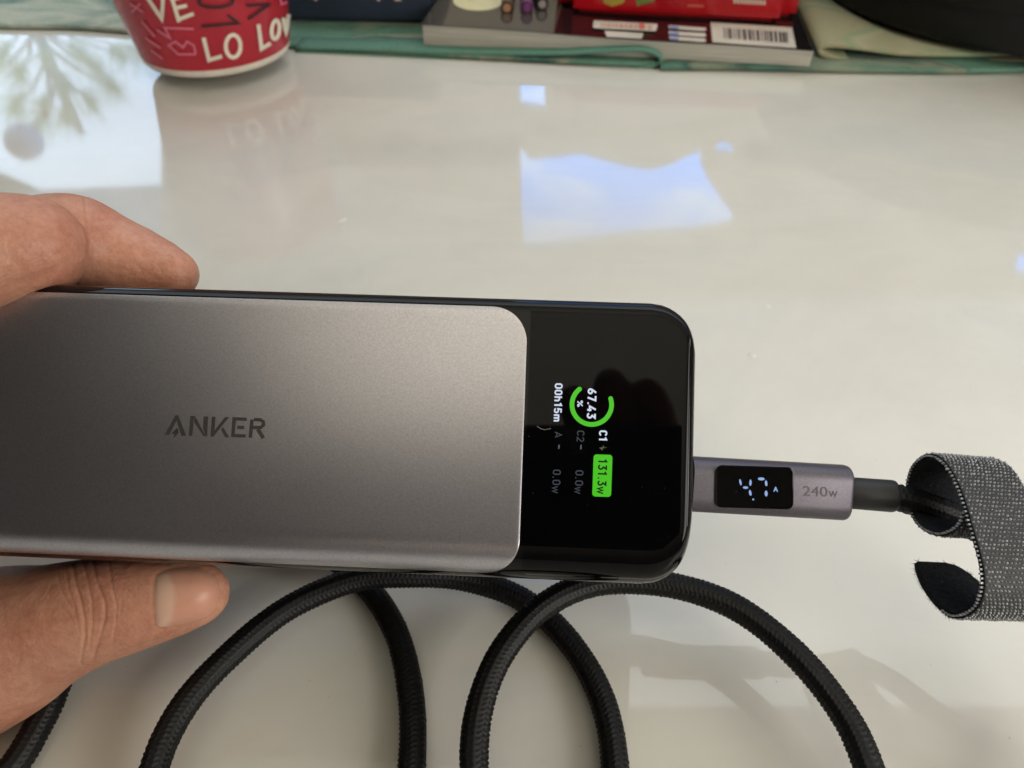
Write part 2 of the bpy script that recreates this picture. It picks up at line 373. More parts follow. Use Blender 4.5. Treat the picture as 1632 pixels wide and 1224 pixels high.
def plate(name, x0, x1, Y, r0, r1, lift, thick, mat, yc=0.0, n=40, ny=44):
    """thin shell lying on the front surface, rounded corners r0 at x0 and r1 at x1"""
    xs_ = []
    for a, b, m_ in ((x0, x0+r0, 10), (x0+r0, x1-r1, n), (x1-r1, x1, 12)):
        for k in range(m_):
            t = k/m_
            if m_ == 10: t = 1-math.cos(t*math.pi/2)
            if m_ == 12: t = math.sin(t*math.pi/2)
            xs_.append(a+(b-a)*t)
    xs_.append(x1); v = []
    for lay in (0, 1):
        for x in xs_:
            y = Y
            if x < x0+r0 and r0 > 1e-5: y = Y-r0+math.sqrt(max(0, r0*r0-(x0+r0-x)**2))
            if x > x1-r1 and r1 > 1e-5: y = Y-r1+math.sqrt(max(0, r1*r1-(x-x1+r1)**2))
            for j in range(ny):
                s_ = -1+2*j/(ny-1); s_ = math.copysign(1-(1-abs(s_))**1.25, s_)
                yy = yc+y*s_
                edge = min(1.0, min(y-abs(y*s_), x1-x, )/.0003) if lay == 0 else 1
                v.append(bank(x, yy, front(x, yy) + (lift if lay == 0 else lift-thick) - (.00008*(1-max(0, edge)) if lay == 0 else 0)))
    N = len(xs_); f = grid_faces(N, ny); f += [q[::-1] for q in grid_faces(N, ny, off=N*ny)]
    o = N*ny
    for i in range(N-1): f += [(i*ny, (i+1)*ny, (i+1)*ny+o, i*ny+o), (i*ny+ny-1, i*ny+ny-1+o, (i+1)*ny+ny-1+o, (i+1)*ny+ny-1)]
    for j in range(ny-1): f += [(j, j+o, j+1+o, j+1), ((N-1)*ny+j, (N-1)*ny+j+1, (N-1)*ny+j+1+o, (N-1)*ny+j+o)]
    return autosmooth(mesh(name, v, f, bk, mat), 40)
xr = face_xy(834, 695)[0]
plate('metal_cover', -LEN+.004, xr, .0255, .004, .0068, .00014, .0004, alu.m, yc=-.0003)
glass = M('display_glass', lin(3, 3, 4), .02, spec=.14); glass.rough_range(glass.noise(60, 5), .015, .05)
gsm = glass.ramp(glass.noise(900, 2, .9), [(.76, lin(4, 4, 5)), (.82, lin(75, 75, 72))]); glass.color(gsm)
plate('display_glass', xr+.0006, face_xy(1098, 700)[0], .0252, .0001, .0070, .00012, .0003, glass.m, yc=-.0006, n=24)
# writing on the metal
ink = plain('dark_ink', lin(42, 39, 35), .7)
def on_face(lift):
    def m_(px, py):
        x, y = face_xy(px, py); return bank(x, y, front(x, y)+lift)
    return m_
Z = lambda pts: [(200+x/5.44, 620+y/5.44) for x, y in pts]
f0 = on_face(.00019)
logo = [Z(q) for q in (
    [(342, 397), (435, 228), (462, 228), (530, 405), (488, 405), (446, 277), (384, 397)],
    [(452, 335), (400, 388), (430, 391), (415, 432), (467, 377), (437, 373)],
    [(552, 405), (567, 234), (607, 234), (594, 282), (583, 405)], [(609, 238), (694, 398), (690, 411), (682, 411), (598, 286)], [(681, 238), (720, 238), (711, 411), (700, 411), (676, 340)],
    [(752, 240), (784, 240), (776, 358), (866, 243), (903, 243), (765, 413), (740, 412)], [(850, 330), (903, 419), (867, 419), (831, 352)],
    [(930, 243), (1056, 249), (1054, 277), (962, 273), (950, 390), (1046, 393), (1044, 421), (918, 416)], [(973, 318), (1033, 320), (1031, 348), (971, 346)])]
logo2 = [(Z([(1085, 422), (1100, 264)]), 31/5.44), (Z([(1117, 265), (1172, 267), (1198, 285), (1200, 312), (1174, 334), (1106, 333)]), 29/5.44), (Z([(1150, 348), (1198, 426)]), 33/5.44)]
polys_mesh('lettering', logo, f0, bk, ink); strokes_mesh('lettering', logo2[2:], 5, on_face(.00021), bk, ink, 3)
strokes_mesh('lettering', logo2[:1], 5, f0, bk, ink, 3); strokes_mesh('lettering', logo2[1:2], 5, f0, bk, ink, 3)
# lit display
green = emit('display_green', lin(70, 190, 30), 1.0); white = emit('display_white', lin(205, 215, 235), 1.0)
dim = emit('display_dim', lin(62, 68, 78), .75); dgreen = emit('display_dim_green', lin(78, 92, 55), .8)
f1 = on_face(.00022); f2 = on_face(.00027)
ddn = (-.035, 1.0); dup_ = (1.0, .035)
def screen_text(s, x0, y0, length, height, mat, bold=.02, fn=None):
    """turned a quarter clockwise: starts at pixel (x0, y0) on its base line and runs down"""
    fn = fn or f1
    def m_(u, v_): return fn(x0+ddn[0]*u*length+dup_[0]*v_*height, y0+ddn[1]*u*length+dup_[1]*v_*height)
    return text_mesh('display_text', s, m_, bk, mat, bold)
def arc(cx, cy, rx, ry, a0, a1, n=9): return [(cx+rx*math.cos(rad(a0+(a1-a0)*k/n)), cy+ry*math.sin(rad(a0+(a1-a0)*k/n))) for k in range(n+1)]
GL = {'0': (.6, [arc(.3, .70, .22, .23, 0, 180)+arc(.3, .30, .22, .23, 180, 360)+[(.52, .70)]]),
      '1': (.5, [[(.06, .78), (.30, .93), (.30, .0)]]), '2': (.6, [arc(.3, .70, .22, .23, 165, -35)+[(.08, .07), (.56, .07)]]),
      '3': (.6, [[(.08, .93), (.50, .93), (.28, .60)]+arc(.29, .31, .22, .25, 80, -160)]), '4': (.6, [[(.38, 1.0), (.06, .28), (.58, .28)], [(.42, .50), (.42, .0)]]),
      '5': (.6, [[(.52, .93), (.14, .93), (.10, .52)]+arc(.29, .32, .23, .25, 115, -160)]), '6': (.6, [[(.42, .98), (.12, .45)]+arc(.3, .29, .22, .22, 160, 520, 16)]),
      '7': (.56, [[(.05, .93), (.50, .93), (.22, .0)]]), 'C': (.62, [arc(.32, .70, .24, .23, 15, 180)+arc(.32, .30, .24, .23, 180, 345)]),
      'A': (.66, [[(.05, .0), (.33, .97), (.61, .0)], [(.17, .26), (.49, .26)]]), 'h': (.58, [[(.10, 1.0), (.10, .0)], [(.16, .45)]+arc(.30, .45, .19, .20, 150, 0)+[(.49, .0)]]),
      'm': (.84, [[(.09, .70), (.09, .0)], [(.15, .48)]+arc(.26, .48, .15, .16, 150, 0)+[(.41, .0)], [(.47, .48)]+arc(.58, .48, .15, .16, 150, 0)+[(.73, .0)]]),
      'w': (.78, [[(.03, .66), (.20, .04), (.37, .60), (.54, .04), (.71, .66)]]), '.': (.26, [[(.13, .0), (.13, .15)]]), ' ': (.16, []),
      '%': (.8, [arc(.18, .78, .11, .14, 0, 360), [(.62, .98), (.14, .02)], arc(.58, .22, .11, .14, 0, 360)]), '-': (.5, [[(.08, .45), (.42, .45)]])}
def glyphs(name, s_, mp_, parent, mat, wd, gap=.13):
    """drawn letters; mp_ maps (x, y, lift) with x over 0..1 of the length and y in letter heights"""
    tot = sum(GL[c][0] for c in s_)+gap*(len(s_)-1); x = 0; v = []; f = []; k_ = 0
    for c in s_:
        for st in GL[c][1]:
            k_ += 1; L_, R_ = ribbon([(x+a, b) for a, b in st], wd); o = len(v)
            for l, r in zip(L_, R_): v += [mp_(l.x/tot, l.y, k_*2e-6), mp_(r.x/tot, r.y, k_*2e-6)]
            f += [(o+2*i, o+2*i+1, o+2*i+3, o+2*i+2) for i in range(len(L_)-1)]
        x += GL[c][0]+gap
    return mesh(name, v, f, parent, mat, False, fix=False)
def screen_text(s_, x0, y0, length, height, mat, wd=.16, lift=.00022):
    def m_(u, v_, z_):
        px, py = x0+ddn[0]*u*length+dup_[0]*v_*height, y0+ddn[1]*u*length+dup_[1]*v_*height
        x, y = face_xy(px, py); return bank(x, y, front(x, y)+lift+z_)
    return glyphs('display_text', s_, m_, bk, mat, wd)
screen_text('00h15m', 884.5, 611, 61, 12, white, .19)
screen_text('67.43', 937, 619, 48, 13.5, white, .20)
screen_text('%', 920, 638, 11, 9, white, .15)
screen_text('C1', 955, 686, 17, 12.5, white, .20)
screen_text('C2', 919.5, 686, 18, 12, dim, .13); screen_text('A', 884.5, 688, 9.5, 11, dim, .13)
screen_text('0.0w', 917, 749, 38, 13, dim, .14); screen_text('0.0w', 881, 748, 38, 13, dim, .14)
strokes_mesh('display_text', [([(926, 709), (925.6, 716)], 2)], 2, f1, bk, emit('display_grey', lin(95, 98, 100), .9)); strokes_mesh('display_text', [([(891, 709), (890.6, 715)], 2)], 2, f1, bk, emit('display_grey', lin(95, 98, 100), .9))
zz = lambda pts: [(850+x/5.567, 590+y/5.567) for x, y in pts]
polys_mesh('charging_symbol', [zz([(620, 665), (612, 682), (582, 688), (612, 713), (618, 692), (655, 686), (626, 682)])], f1, bk, dgreen)
strokes_mesh('scratch', [[(856, 679), (861, 683), (868, 685), (878, 683)]], .9, on_face(.0003), bk, plain('pale_scratch', lin(120, 118, 110), .6), 2)
# battery ring
cxr, cyr, rr = 943.0, 645.0, 31.5
ring = [(cxr+rr*math.cos(rad(a)), cyr+rr*math.sin(rad(a))) for a in range(-18, 236, 5)]
strokes_mesh('battery_ring', [ring], 7.4, f1, bk, green, 1)
for cc in (ring[0], ring[-1]):
    polys_mesh('battery_ring', [[(cc[0]+3.7*math.cos(rad(a)), cc[1]+3.7*math.sin(rad(a))) for a in range(0, 360, 20)]], on_face(.00024), bk, green)
def rr_poly(x0, y0, x1, y1, r, sk=-.035):
    pl = []
    for cx, cy, a0 in ((x1-r, y0+r, -90), (x1-r, y1-r, 0), (x0+r, y1-r, 90), (x0+r, y0+r, 180)):
        for k in range(7):
            a = rad(a0+15*k); x = cx+r*math.cos(a); y = cy+r*math.sin(a); pl.append((x+(y-y0)*sk, y+(x-x0)*.03))
    return pl
polys_mesh('power_badge', [rr_poly(946, 724, 976, 791, 5)], f1, bk, green)
screen_text('131.3w', 953.5, 731, 56, 14, plain('badge_ink', lin(6, 12, 6), .3), .18, .00027)

# ================================================================== CHARGING CABLE
cb = empty('charging_cable', T(1000, 1100), 'black braided cable with grey metal plug, coiled on the table below the power bank', 'cable')
plugm = M('plug_metal', lin(128, 122, 126), .5, metal=.85)
plugm.color(plugm.ramp(plugm.noise(2500, 2, .8), [(.3, lin(96, 92, 100)), (.7, lin(110, 106, 113))])); plugm.bump(plugm.noise(2200, 2, .7), .08, .0002)
PD = .1675
pa, pb = P(1096, 770.6, PD), P(1349, 785.0, PD)
pxv = (pb-pa).normalized(); pzv = -FWD; pzv = (pzv - pxv*pzv.dot(pxv)).normalized(); pyv = pzv.cross(pxv)
pzv = (Matrix.Rotation(rad(3), 3, pxv) @ pzv); pyv = pzv.cross(pxv)
PL = (pb-pa).length; PH, PT = .0124/2, .0082/2
def plug(x, y, z): return pa + pxv*x + pyv*y + pzv*z
def rrect(hw, hd, r, n=8):
    o_ = []
    for cy, cz, a0 in ((hw-r, hd-r, 0), (-(hw-r), hd-r, 90), (-(hw-r), -(hd-r), 180), (hw-r, -(hd-r), 270)):
        for k in range(n+1): a = rad(a0+90*k/n); o_.append((cy+r*math.cos(a), cz+r*math.sin(a)))
    return o_
v = []; st = [(0, .0005), (.0004, .0), (PL*.5, 0), (PL-.0009, 0), (PL-.0004, .00015), (PL-.0001, .0004), (PL, .0008), (PL, .0022)]
for x, ins in st:
    for y, z in rrect(PH-ins, PT-ins, .0036-ins*.9): v.append(plug(x, y, z))
nr = 36; f = grid_faces(len(st), nr, cv=True)+[tuple(range(nr)), tuple(range((len(st)-1)*nr, len(st)*nr))]
autosmooth(mesh('plug_housing', v, f, cb, plugm.m), 50)
v = []
for x in (-.007, .0008):                                                    # the metal tongue inside the socket
    for y, z in rrect(.0041, .0012, .0011): v.append(plug(x, y, z))
mesh('plug_tip', v, grid_faces(2, nr, cv=True)+[tuple(range(nr)), tuple(range(nr, 2*nr))], cb, plain('steel', lin(150, 150, 152), .25, metal=1))
def plug_px(lift):
    def m_(px, py): return plane_hit(px, py, plug(0, 0, PT+lift), pzv)
    return m_
def window(name, poly, top, bottom, mat, inset=0.0):
    n = len(poly); v = [plug_px(top)(*p) for p in poly]+[plug_px(bottom)(*p) for p in poly]
    return mesh(name, v, [tuple(range(n)), tuple(range(n, 2*n))[::-1]]+[(i, (i+1) % n, n+(i+1) % n, n+i) for i in range(n)], cb, mat, False)
def scr_poly(g): return rr_poly(1142-g, 742.5-g, 1264+g, 807+g, 9+g, -.02)
v = []; n = 28
for (g, l) in ((1.6, -.0002), (1.6, .00028), (-.2, .0003), (-1.2, .00005), (-1.2, -.0001)): v += [plug_px(l)(*p) for p in scr_poly(g)]
autosmooth(mesh('display_frame', v, grid_faces(5, n, cv=True), cb, gloss.m), 40)
window('plug_display', scr_poly(-1.0), .00012, -.0001, glass.m)
seg = emit('segment_blue', lin(150, 182, 235), .85)
Q = lambda pts: [(1080+x/2.956, 680+y/2.956) for x, y in pts]
def lens(x, y, a, l, wd):
    return [(1080+(x+math.cos(rad(a))*l*math.cos(t)-math.sin(rad(a))*wd*math.sin(t))/2.956, 680+(y+math.sin(rad(a))*l*math.cos(t)+math.cos(rad(a))*wd*math.sin(t))/2.956) for t in [k*math.pi/7 for k in range(14)]]
dots = [lens(296, 262, 78, 15, 5), lens(343, 264, 92, 15, 5.5), lens(320, 287, 2, 13, 6), lens(342, 312, 80, 14, 6), lens(394, 246, 2, 16, 7), lens(417, 267, 85, 14, 6), lens(417, 315, 88, 14, 7), lens(356, 343, 0, 4.5, 4.5)]
for d_ in dots: polys_mesh('display_segment', [d_], plug_px(.00018), cb, seg)
text_mesh('display_text', 'A', lambda u, v_: plug_px(.00018)(1232.5+u*7.5, 783.5-v_*8+u*.3), cb, seg, .03)
engr = plain('engraved_mark', lin(80, 76, 81), .5)
text_mesh('lettering', '240', lambda u, v_: plug_px(.00006)(1280+u*39-0*v_, 790.5-v_*16+u*1.5), cb, engr, .0)
text_mesh('lettering', 'w', lambda u, v_: plug_px(.00006)(1321+u*14, 792.5-v_*10+u*.5), cb, engr, .0)
rub = plain('black_rubber', lin(34, 34, 35), .5)
sa, sb = plug(PL-.0004, 0, 0), P(1427, 791, .1665)
sax = (sb-sa)
ts = [(0, .0034), (.02, .00355), (.5, .0036), (.93, .00362), (.97, .0035), (1.0, .0031), (1.0, .002)]
v, f = tube([sa+sax*t for t, r in ts], lambda i, th: ts[i][1], 28)
autosmooth(mesh('strain_relief', v, f, cb, rub), 40)
# the braided cord: one curve from the plug through the strap, round the coil and away to the left
CR = .0030
def Tz(px, py, z): return tuple(T(px, py, z))
path = [tuple(sb - sax.normalized()*.003), tuple(P(1440, 795, .1665)), tuple(P(1480, 808, .1675)), tuple(P(1530, 828, .169)), tuple(P(1600, 870, .166)), tuple(P(1690, 945, .160)), tuple(P(1790, 1050, .156)),
        Tz(1850, 1110, .026), Tz(1810, 1220, .016), Tz(1700, 1300, .010), Tz(1580, 1390, .006), Tz(1480, 1390, .010), Tz(1405, 1270, .013), Tz(1352, 1150, .0145), Tz(1270, 1045, .016), Tz(1170, 967, .0165), Tz(1060, 931, .0165), Tz(950, 930, .0165),
        Tz(865, 967, .0165), Tz(800, 1040, .0155), Tz(764, 1130, .0135), Tz(756, 1230, .011), Tz(775, 1330, .008), Tz(840, 1420, .0055), Tz(920, 1430, .0040), Tz(970, 1330, .0038), Tz(980, 1220, .0036), Tz(958, 1110, .0036), Tz(905, 1020, .0036), Tz(835, 957, .0042),
        Tz(745, 924, .0072), Tz(650, 917, .0105), Tz(560, 926, .0110), Tz(455, 972, .0108), Tz(360, 1050, .0108), Tz(290, 1130, .0108), Tz(246, 1225, .0100), Tz(235, 1330, .008), Tz(290, 1440, .0055), Tz(420, 1500, .0042), Tz(560, 1450, .0036),
        Tz(636, 1330, .0034), Tz(656, 1220, .0034), Tz(655, 1110, .0034), Tz(632, 1010, .0034), Tz(585, 935, .0034), Tz(515, 880, .0050), Tz(420, 850, .0055), Tz(310, 870, .0055), Tz(200, 950, .0050), Tz(112, 1050, .0050), Tz(70, 1140, .0045), Tz(5, 1240, .0040), Tz(-120, 1330, .0036), Tz(-330, 1400, .0034), Tz(-600, 1400, .0034)]
cp = [Vector(p[:3]) for p in resample(catmull(path, 40), .00034)]
NC = 12
def braid(i, th):
    s_ = i*.00034; u = th/(2*math.pi)*NC; k = math.floor(u); fr = u-k
    ph = s_/.00115 + (fr if k % 2 == 0 else 1-fr)*1.0
    return CR*(1 + .075*math.cos(2*math.pi*ph) - .08*(abs(2*fr-1)**3) + .012*math.sin(s_*310+k))
v, f = tube(cp, braid, 36)
nyl = M('black_nylon_braid', lin(20, 20, 21), .48, spec=.35); nyl.color(nyl.ramp(nyl.noise(900, 2, .7), [(.3, lin(5, 5, 6)), (.75, lin(17, 17, 18))])); nyl.bump(nyl.noise(3500, 2, .6), .5, .0002)
mesh('braided_cord', v, f, cb, nyl.m, fix=False)

# ================================================================== CABLE STRAP
sp = empty('cable_strap', P(1500, 800, .165), 'grey dotted hook and loop strap curled round the cable beside its plug', 'cable strap')
SA = rad(42); SD = .1600
v0 = ray(1485, 790).normalized(); u0 = (UP - v0*UP.dot(v0)).normalized(); r0 = v0.cross(u0).normalized()
if r0.dot(RIGHT) < 0: r0 = -r0
axv = r0*math.cos(SA)+v0*math.sin(SA); nv = r0*math.sin(SA)-v0*math.cos(SA)
SO = P(1485, 790, SD); e1 = .001
jx = [(a-b)/e1 for a, b in zip(proj(SO+nv*e1), proj(SO))]; jy = [(a-b)/e1 for a, b in zip(proj(SO+u0*e1), proj(SO))]; jd = jx[0]*jy[1]-jx[1]*jy[0]
prof_px = [(1540, 812), (1528, 838), (1500, 853), (1468, 844), (1447, 815), (1441, 778), (1451, 741), (1477, 722), (1506, 736), (1530, 780), (1547, 838), (1561, 895), (1560, 935), (1543, 964), (1514, 975), (1487, 958), (1464, 930), (1449, 900)]
prof = [(((x-1485)*jy[1]-(y-790)*jy[0])/jd, (jx[0]*(y-790)-jx[1]*(x-1485))/jd) for x, y in prof_px]
pc = resample([(a, b, 0) for a, b in catmull(prof, 24)], .00045)
SW = .0165
NP = len(pc)
def strap_pt(i, t, off=0.0):
    a = pc[i]; b0 = pc[max(i-1, 0)]; b1 = pc[min(i+1, NP-1)]
    tx_, ty_ = b1[0]-b0[0], b1[1]-b0[1]; l = math.hypot(tx_, ty_) or 1; nx, ny = -ty_/l, tx_/l
    return SO + nv*(a[0]+nx*off) + u0*(a[1]+ny*off) + axv*(SW*t)
def tip(i):                                             # rounded free end
    s = (NP-1-i)*.00045; r = .011
    if s >= r: return 0.0, 1.0
    h = math.sqrt(max(0, r*r-(r-s)**2))/r; return .0+.5*(1-h)*.15, 1-(1-h)*.5
# outside is the side away from the curl; probe its sign once
c0 = sum((Vector(p[:2]) for p in pc[20:60]), Vector((0, 0)))/40
nw = 26; v = []
for off in (.0, -.0011):
    for i in range(NP):
        a, b = tip(i)
        for k in range(nw):
            t = a+(b-a)*k/(nw-1); v.append(strap_pt(i, t, off))
f = grid_faces(NP, nw)+[q[::-1] for q in grid_faces(NP, nw, off=NP*nw)]; o_ = NP*nw
for i in range(NP-1): f += [(i*nw, (i+1)*nw, (i+1)*nw+o_, i*nw+o_), (i*nw+nw-1, i*nw+nw-1+o_, (i+1)*nw+nw-1+o_, (i+1)*nw+nw-1)]
for k in range(nw-1): f += [(k, k+o_, k+1+o_, k+1), ((NP-1)*nw+k, (NP-1)*nw+k+1, (NP-1)*nw+k+1+o_, (NP-1)*nw+k+o_)]
felt = M('black_loop_felt', lin(26, 28, 33), .9, spec=.2); felt.color(felt.ramp(felt.noise(1400, 3, .8), [(.35, lin(14, 15, 19)), (.68, lin(40, 43, 50)), (.76, lin(110, 112, 118))])); felt.bump(felt.noise(2600, 3, .7), .8, .0004)
webm = plain('dark_webbing', lin(44, 45, 47), .7, .3, 900)
band = mesh('strap_band', v, f, sp, felt.m)
me = band.data; me.materials.append(webm)
# which of the two skins is the outside: the one whose normals point away from the inner circle
OUTSIGN = 1
pt, pn = strap_pt(int(NP*.42), .5), strap_pt(int(NP*.42), .5, .002)
OUTSIGN = -1 if (pn-pt).dot(-FWD) < 0 else 1
if OUTSIGN == 1:
    for p in me.polygons:
        if p.index < (NP-1)*(nw-1): p.material_index = 1
else:
    for p in me.polygons:
        if (NP-1)*(nw-1) <= p.index < 2*(NP-1)*(nw-1): p.material_index = 1
lift = .0000 if OUTSIGN == 1 else -.0011
hookm = plain('pale_hook_plastic', lin(150, 152, 154), .3, .5, 700)
v = []; f = []
row = 0; i = 1
while i < NP-2:
    a, b = tip(i)
    cnt = int((b-a)*SW/.00095); 
    for k in range(cnt):
        t = a+(b-a)*((k+.35+.5*(row % 2))/cnt)
        c_ = strap_pt(i, t, lift); n_ = (strap_pt(i, t, lift+OUTSIGN*.001)-c_).normalized(); tg = (strap_pt(i+1, t, lift)-strap_pt(i-1, t, lift)).normalized()
        r_ = .00023*random.uniform(.55, 1.3); c_ = c_+tg*random.gauss(0, .00006)+axv*random.gauss(0, .00006); o2 = len(v); hh = .00032*random.uniform(.7, 1.2)
        for q in range(5): aa = 2*math.pi*q/5; v.append(c_+(tg*math.cos(aa)*1.0+axv*math.sin(aa))*r_ - n_*.0001)
        for q in range(5): aa = 2*math.pi*q/5; v.append(c_+(tg*math.cos(aa)*1.0+axv*math.sin(aa))*r_*.7 + n_*hh)
        v.append(c_+n_*(hh*1.25))
        f += [(o2+q, o2+(q+1) % 5, o2+5+(q+1) % 5, o2+5+q) for q in range(5)]+[(o2+5+q, o2+5+(q+1) % 5, o2+10) for q in range(5)]
    row += 1; i += 2
hk = mesh('hooks', v, f, sp, hookm, fix=False); hk['kind'] = 'stuff'
# threads along both cut edges
v = []; f = []
for i in range(2, NP-28, 2):
    for t, d_ in ((0, -1), (1, 1)):
        c_ = strap_pt(i, t, -.0005); tg = (strap_pt(i+1, t)-strap_pt(i-1, t)).normalized(); o2 = len(v); L_ = .0006*random.uniform(.6, 1.3)
        n_ = (strap_pt(i, t, .001)-strap_pt(i, t, 0)).normalized()
        for (a, b, c) in ((-1, -1, 0), (1, -1, 0), (1, 1, 0), (-1, 1, 0), (-1, -1, 1), (1, -1, 1), (1, 1, 1), (-1, 1, 1)):
            v.append(c_+tg*a*.00018+n_*b*.0002+axv*(d_*(L_ if c else -.0002)))
        f += [(o2+a, o2+b, o2+c, o2+d) for a, b, c, d in ((0, 1, 5, 4), (1, 2, 6, 5), (2, 3, 7, 6), (3, 0, 4, 7), (4, 5, 6, 7))]
e_ = mesh('edge_threads', v, f, sp, hookm, False, fix=False); e_['kind'] = 'stuff'
# felt fuzz round the free end
v = []; f = []
for q in range(2600):
    i = random.randint(NP-58, NP-1); a, b = tip(i); t = random.choice((a, b, random.uniform(a, b))); side = random.choice((0, -.0011))
    c_ = strap_pt(i, t, side); d_ = Vector((random.gauss(0, 1), random.gauss(0, 1), random.gauss(0, 1))).normalized()*random.uniform(.0004, .0012)
    sd = d_.orthogonal().normalized()*.00004; o2 = len(v); v += [c_-sd, c_+sd, c_+d_]; f.append((o2, o2+1, o2+2))
e_ = mesh('felt_fuzz', v, f, sp, felt.m, False, fix=False); e_['kind'] = 'stuff'

# ================================================================== HAND
hand = empty('hand', P(-260, 700, .175), 'bare hand gripping the power bank, thumb below and index finger above', 'hand')
def blobs(path_, rads, squash=(1, 1), n=26, axis=None):
    """ellipsoids along a smooth path; squash = (along the view axis, across)"""
    pts = catmull([(*p, r) for p, r in zip(path_, rads)], n)
    pts = resample([tuple(p) for p in pts], .0009); o = []
    for p in pts: o.append((Vector(p[:3]), p[3], squash))
    return o
def Pl(*a): return [tuple(P(*q)) for q in a]
parts = []
# index finger: proximal and middle segment near the camera, last segment lying along the top side of the bank
parts += blobs(Pl((-420, 640, .170), (-300, 540, .150), (-170, 452, .143), (-60, 412, .144), (5, 398, .147), (49, 394, .149)), (.0125, .0112, .0112, .0114, .0112, .0104))
parts += blobs(Pl((78, 386, .158), (120, 386, .163), (170, 405, .166), (215, 420, .167), (250, 431, .167), (277, 437, .166)), (.0100, .0104, .0094, .0084, .0072, .0056))
# the three others behind it on the same side
for k, (dd, tipx) in enumerate(((.0185, 215), (.036, 185), (.051, 120))):
    d0 = .166+dd; q = (1 - .0*k)
    y0 = 612-(612-470)*.148/d0 - 50
    parts += blobs(Pl((-430, 640+20*k, .176+dd*.8), (-260, y0-20, d0-.002), (-60, y0-18, d0), (60, y0+2, d0), (tipx, y0+14, d0)), (.0115, .0100, .0090, .0080, .0065))
# thumb
parts += blobs(Pl((-430, 900, .186), (-250, 1060, .178), (-120, 1068, .171), (-20, 1034, .166), (60, 1004, .1625), (130, 980, .1600), (200, 964, .1588), (262, 953, .1583), (308, 947, .1580), (322, 945, .1580)),
               (.0180, .0200, .0200, .0180, .0140, .0119, .0104, .0088, .0070, .0058))
# palm and wrist
for a in (0, .016, .033, .050):
    parts += blobs(Pl((-425, 645+a*300, .172+a), (-520, 760, .180+a), (-640, 860, .190+a*.9)), (.0135, .0155, .0165))
parts += blobs(Pl((-430, 900, .186), (-540, 860, .195), (-660, 880, .205), (-900, 1000, .225), (-1150, 1120, .245)), (.018, .022, .024, .026, .031))
bm = bmesh.new(); ico = bmesh.new(); bmesh.ops.create_icosphere(ico, subdivisions=3, radius=1); iv = [v.co.copy() for v in ico.verts]; ifc = [[v.index for v in f.verts] for f in ico.faces]; ico.free()
V_ = []; F_ = []
for c, r, sq in parts:
    o = len(V_); V_ += [c+q*r for q in iv]; F_ += [[o+k for k in q] for q in ifc]
bm.free()
me = bpy.data.meshes.new('hand_skin'); me.from_pydata([tuple(q) for q in V_], [], F_)
ho = bpy.data.objects.new('skin', me); COL.objects.link(ho)
md = ho.modifiers.new('r', 'REMESH'); md.mode = 'VOXEL'; md.voxel_size = .00075; md.use_smooth_shade = True
md = ho.modifiers.new('s', 'SMOOTH'); md.factor = .5; md.iterations = 7
apply_mods(ho); me = ho.data
# skin creases, cut where they run across the thumb and the bent index finger
W = lambda pts: [(x/3.3625, 860+y/3.3625) for x, y in pts]
I5 = lambda pts: [(x/4.08, 280+y/4.08) for x, y in pts]
creases = [(W([(385, 90), (400, 220), (430, 320), (450, 420), (455, 520), (430, 660)]), 2.6, .00042), (W([(490, 100), (520, 230), (560, 330), (563, 420), (535, 520), (500, 640)]), 2.6, .00036),
           (W([(580, 110), (600, 260), (625, 360), (620, 450), (600, 560)]), 2.4, .00024), (W([(300, 150), (330, 280), (390, 380)]), 2.2, .00018), (W([(440, 110), (470, 230), (490, 330), (495, 440), (480, 580)]), 2.2, .00026),
           (W([(345, 120), (365, 250), (400, 370), (420, 480)]), 2.0, .0002), (W([(650, 330), (640, 430), (625, 520)]), 2.5, .00014), (W([(260, 300), (330, 360), (400, 450)]), 2.0, .00012),
           (I5([(500, 60), (545, 110), (560, 230), (578, 330), (584, 430), (568, 560), (520, 680), (470, 745)]), 2.4, .00050),
           (I5([(250, 330), (262, 430), (250, 520)]), 6, .00022), (I5([(100, 690), (300, 650), (430, 570)]), 9, .0003)]
nail_out = W([(835, 182), (905, 150), (1000, 138), (1090, 150), (1150, 185), (1180, 250), (1178, 330), (1140, 400), (1060, 440), (950, 468), (850, 478), (826, 440), (815, 330), (820, 230)])
nail_groove = nail_out+[nail_out[0]]
creases.append((nail_groove, 3.2, .00022))
def segdist(px, py, pl):
    b = 1e9
    for (x0, y0), (x1, y1) in zip(pl[:-1], pl[1:]):
        dx, dy = x1-x0, y1-y0; t = max(0, min(1, ((px-x0)*dx+(py-y0)*dy)/(dx*dx+dy*dy))); b = min(b, (px-x0-dx*t)**2+(py-y0-dy*t)**2)
    return math.sqrt(b)
bm = bmesh.new(); bm.from_mesh(me)
for rnd in range(2):
    bm.normal_update(); sel = set()
    for f_ in bm.faces:
        c_ = f_.calc_center_median()
        if f_.normal.dot(c_-CAM) < 0:
            q = proj(c_)
            if -25 < q[0] < 385 and (q[1] > 880 or q[1] < 500): sel.update(f_.edges)
    bmesh.ops.subdivide_edges(bm, edges=list(sel), cuts=1, use_grid_fill=True, smooth=0)
for k in range(2): bmesh.ops.smooth_vert(bm, verts=bm.verts, factor=.5, use_axis_x=True, use_axis_y=True, use_axis_z=True)
bm.normal_update(); bm.to_mesh(me); bm.free(); me.update()
cre2 = [(pl, w_, d_, min(x for x, y in pl)-3*w_, max(x for x, y in pl)+3*w_, min(y for x, y in pl)-3*w_, max(y for x, y in pl)+3*w_) for pl, w_, d_ in creases]
nrm_ = [Vector(v.normal) for v in me.vertices]; cos_ = [Vector(v.co) for v in me.vertices]
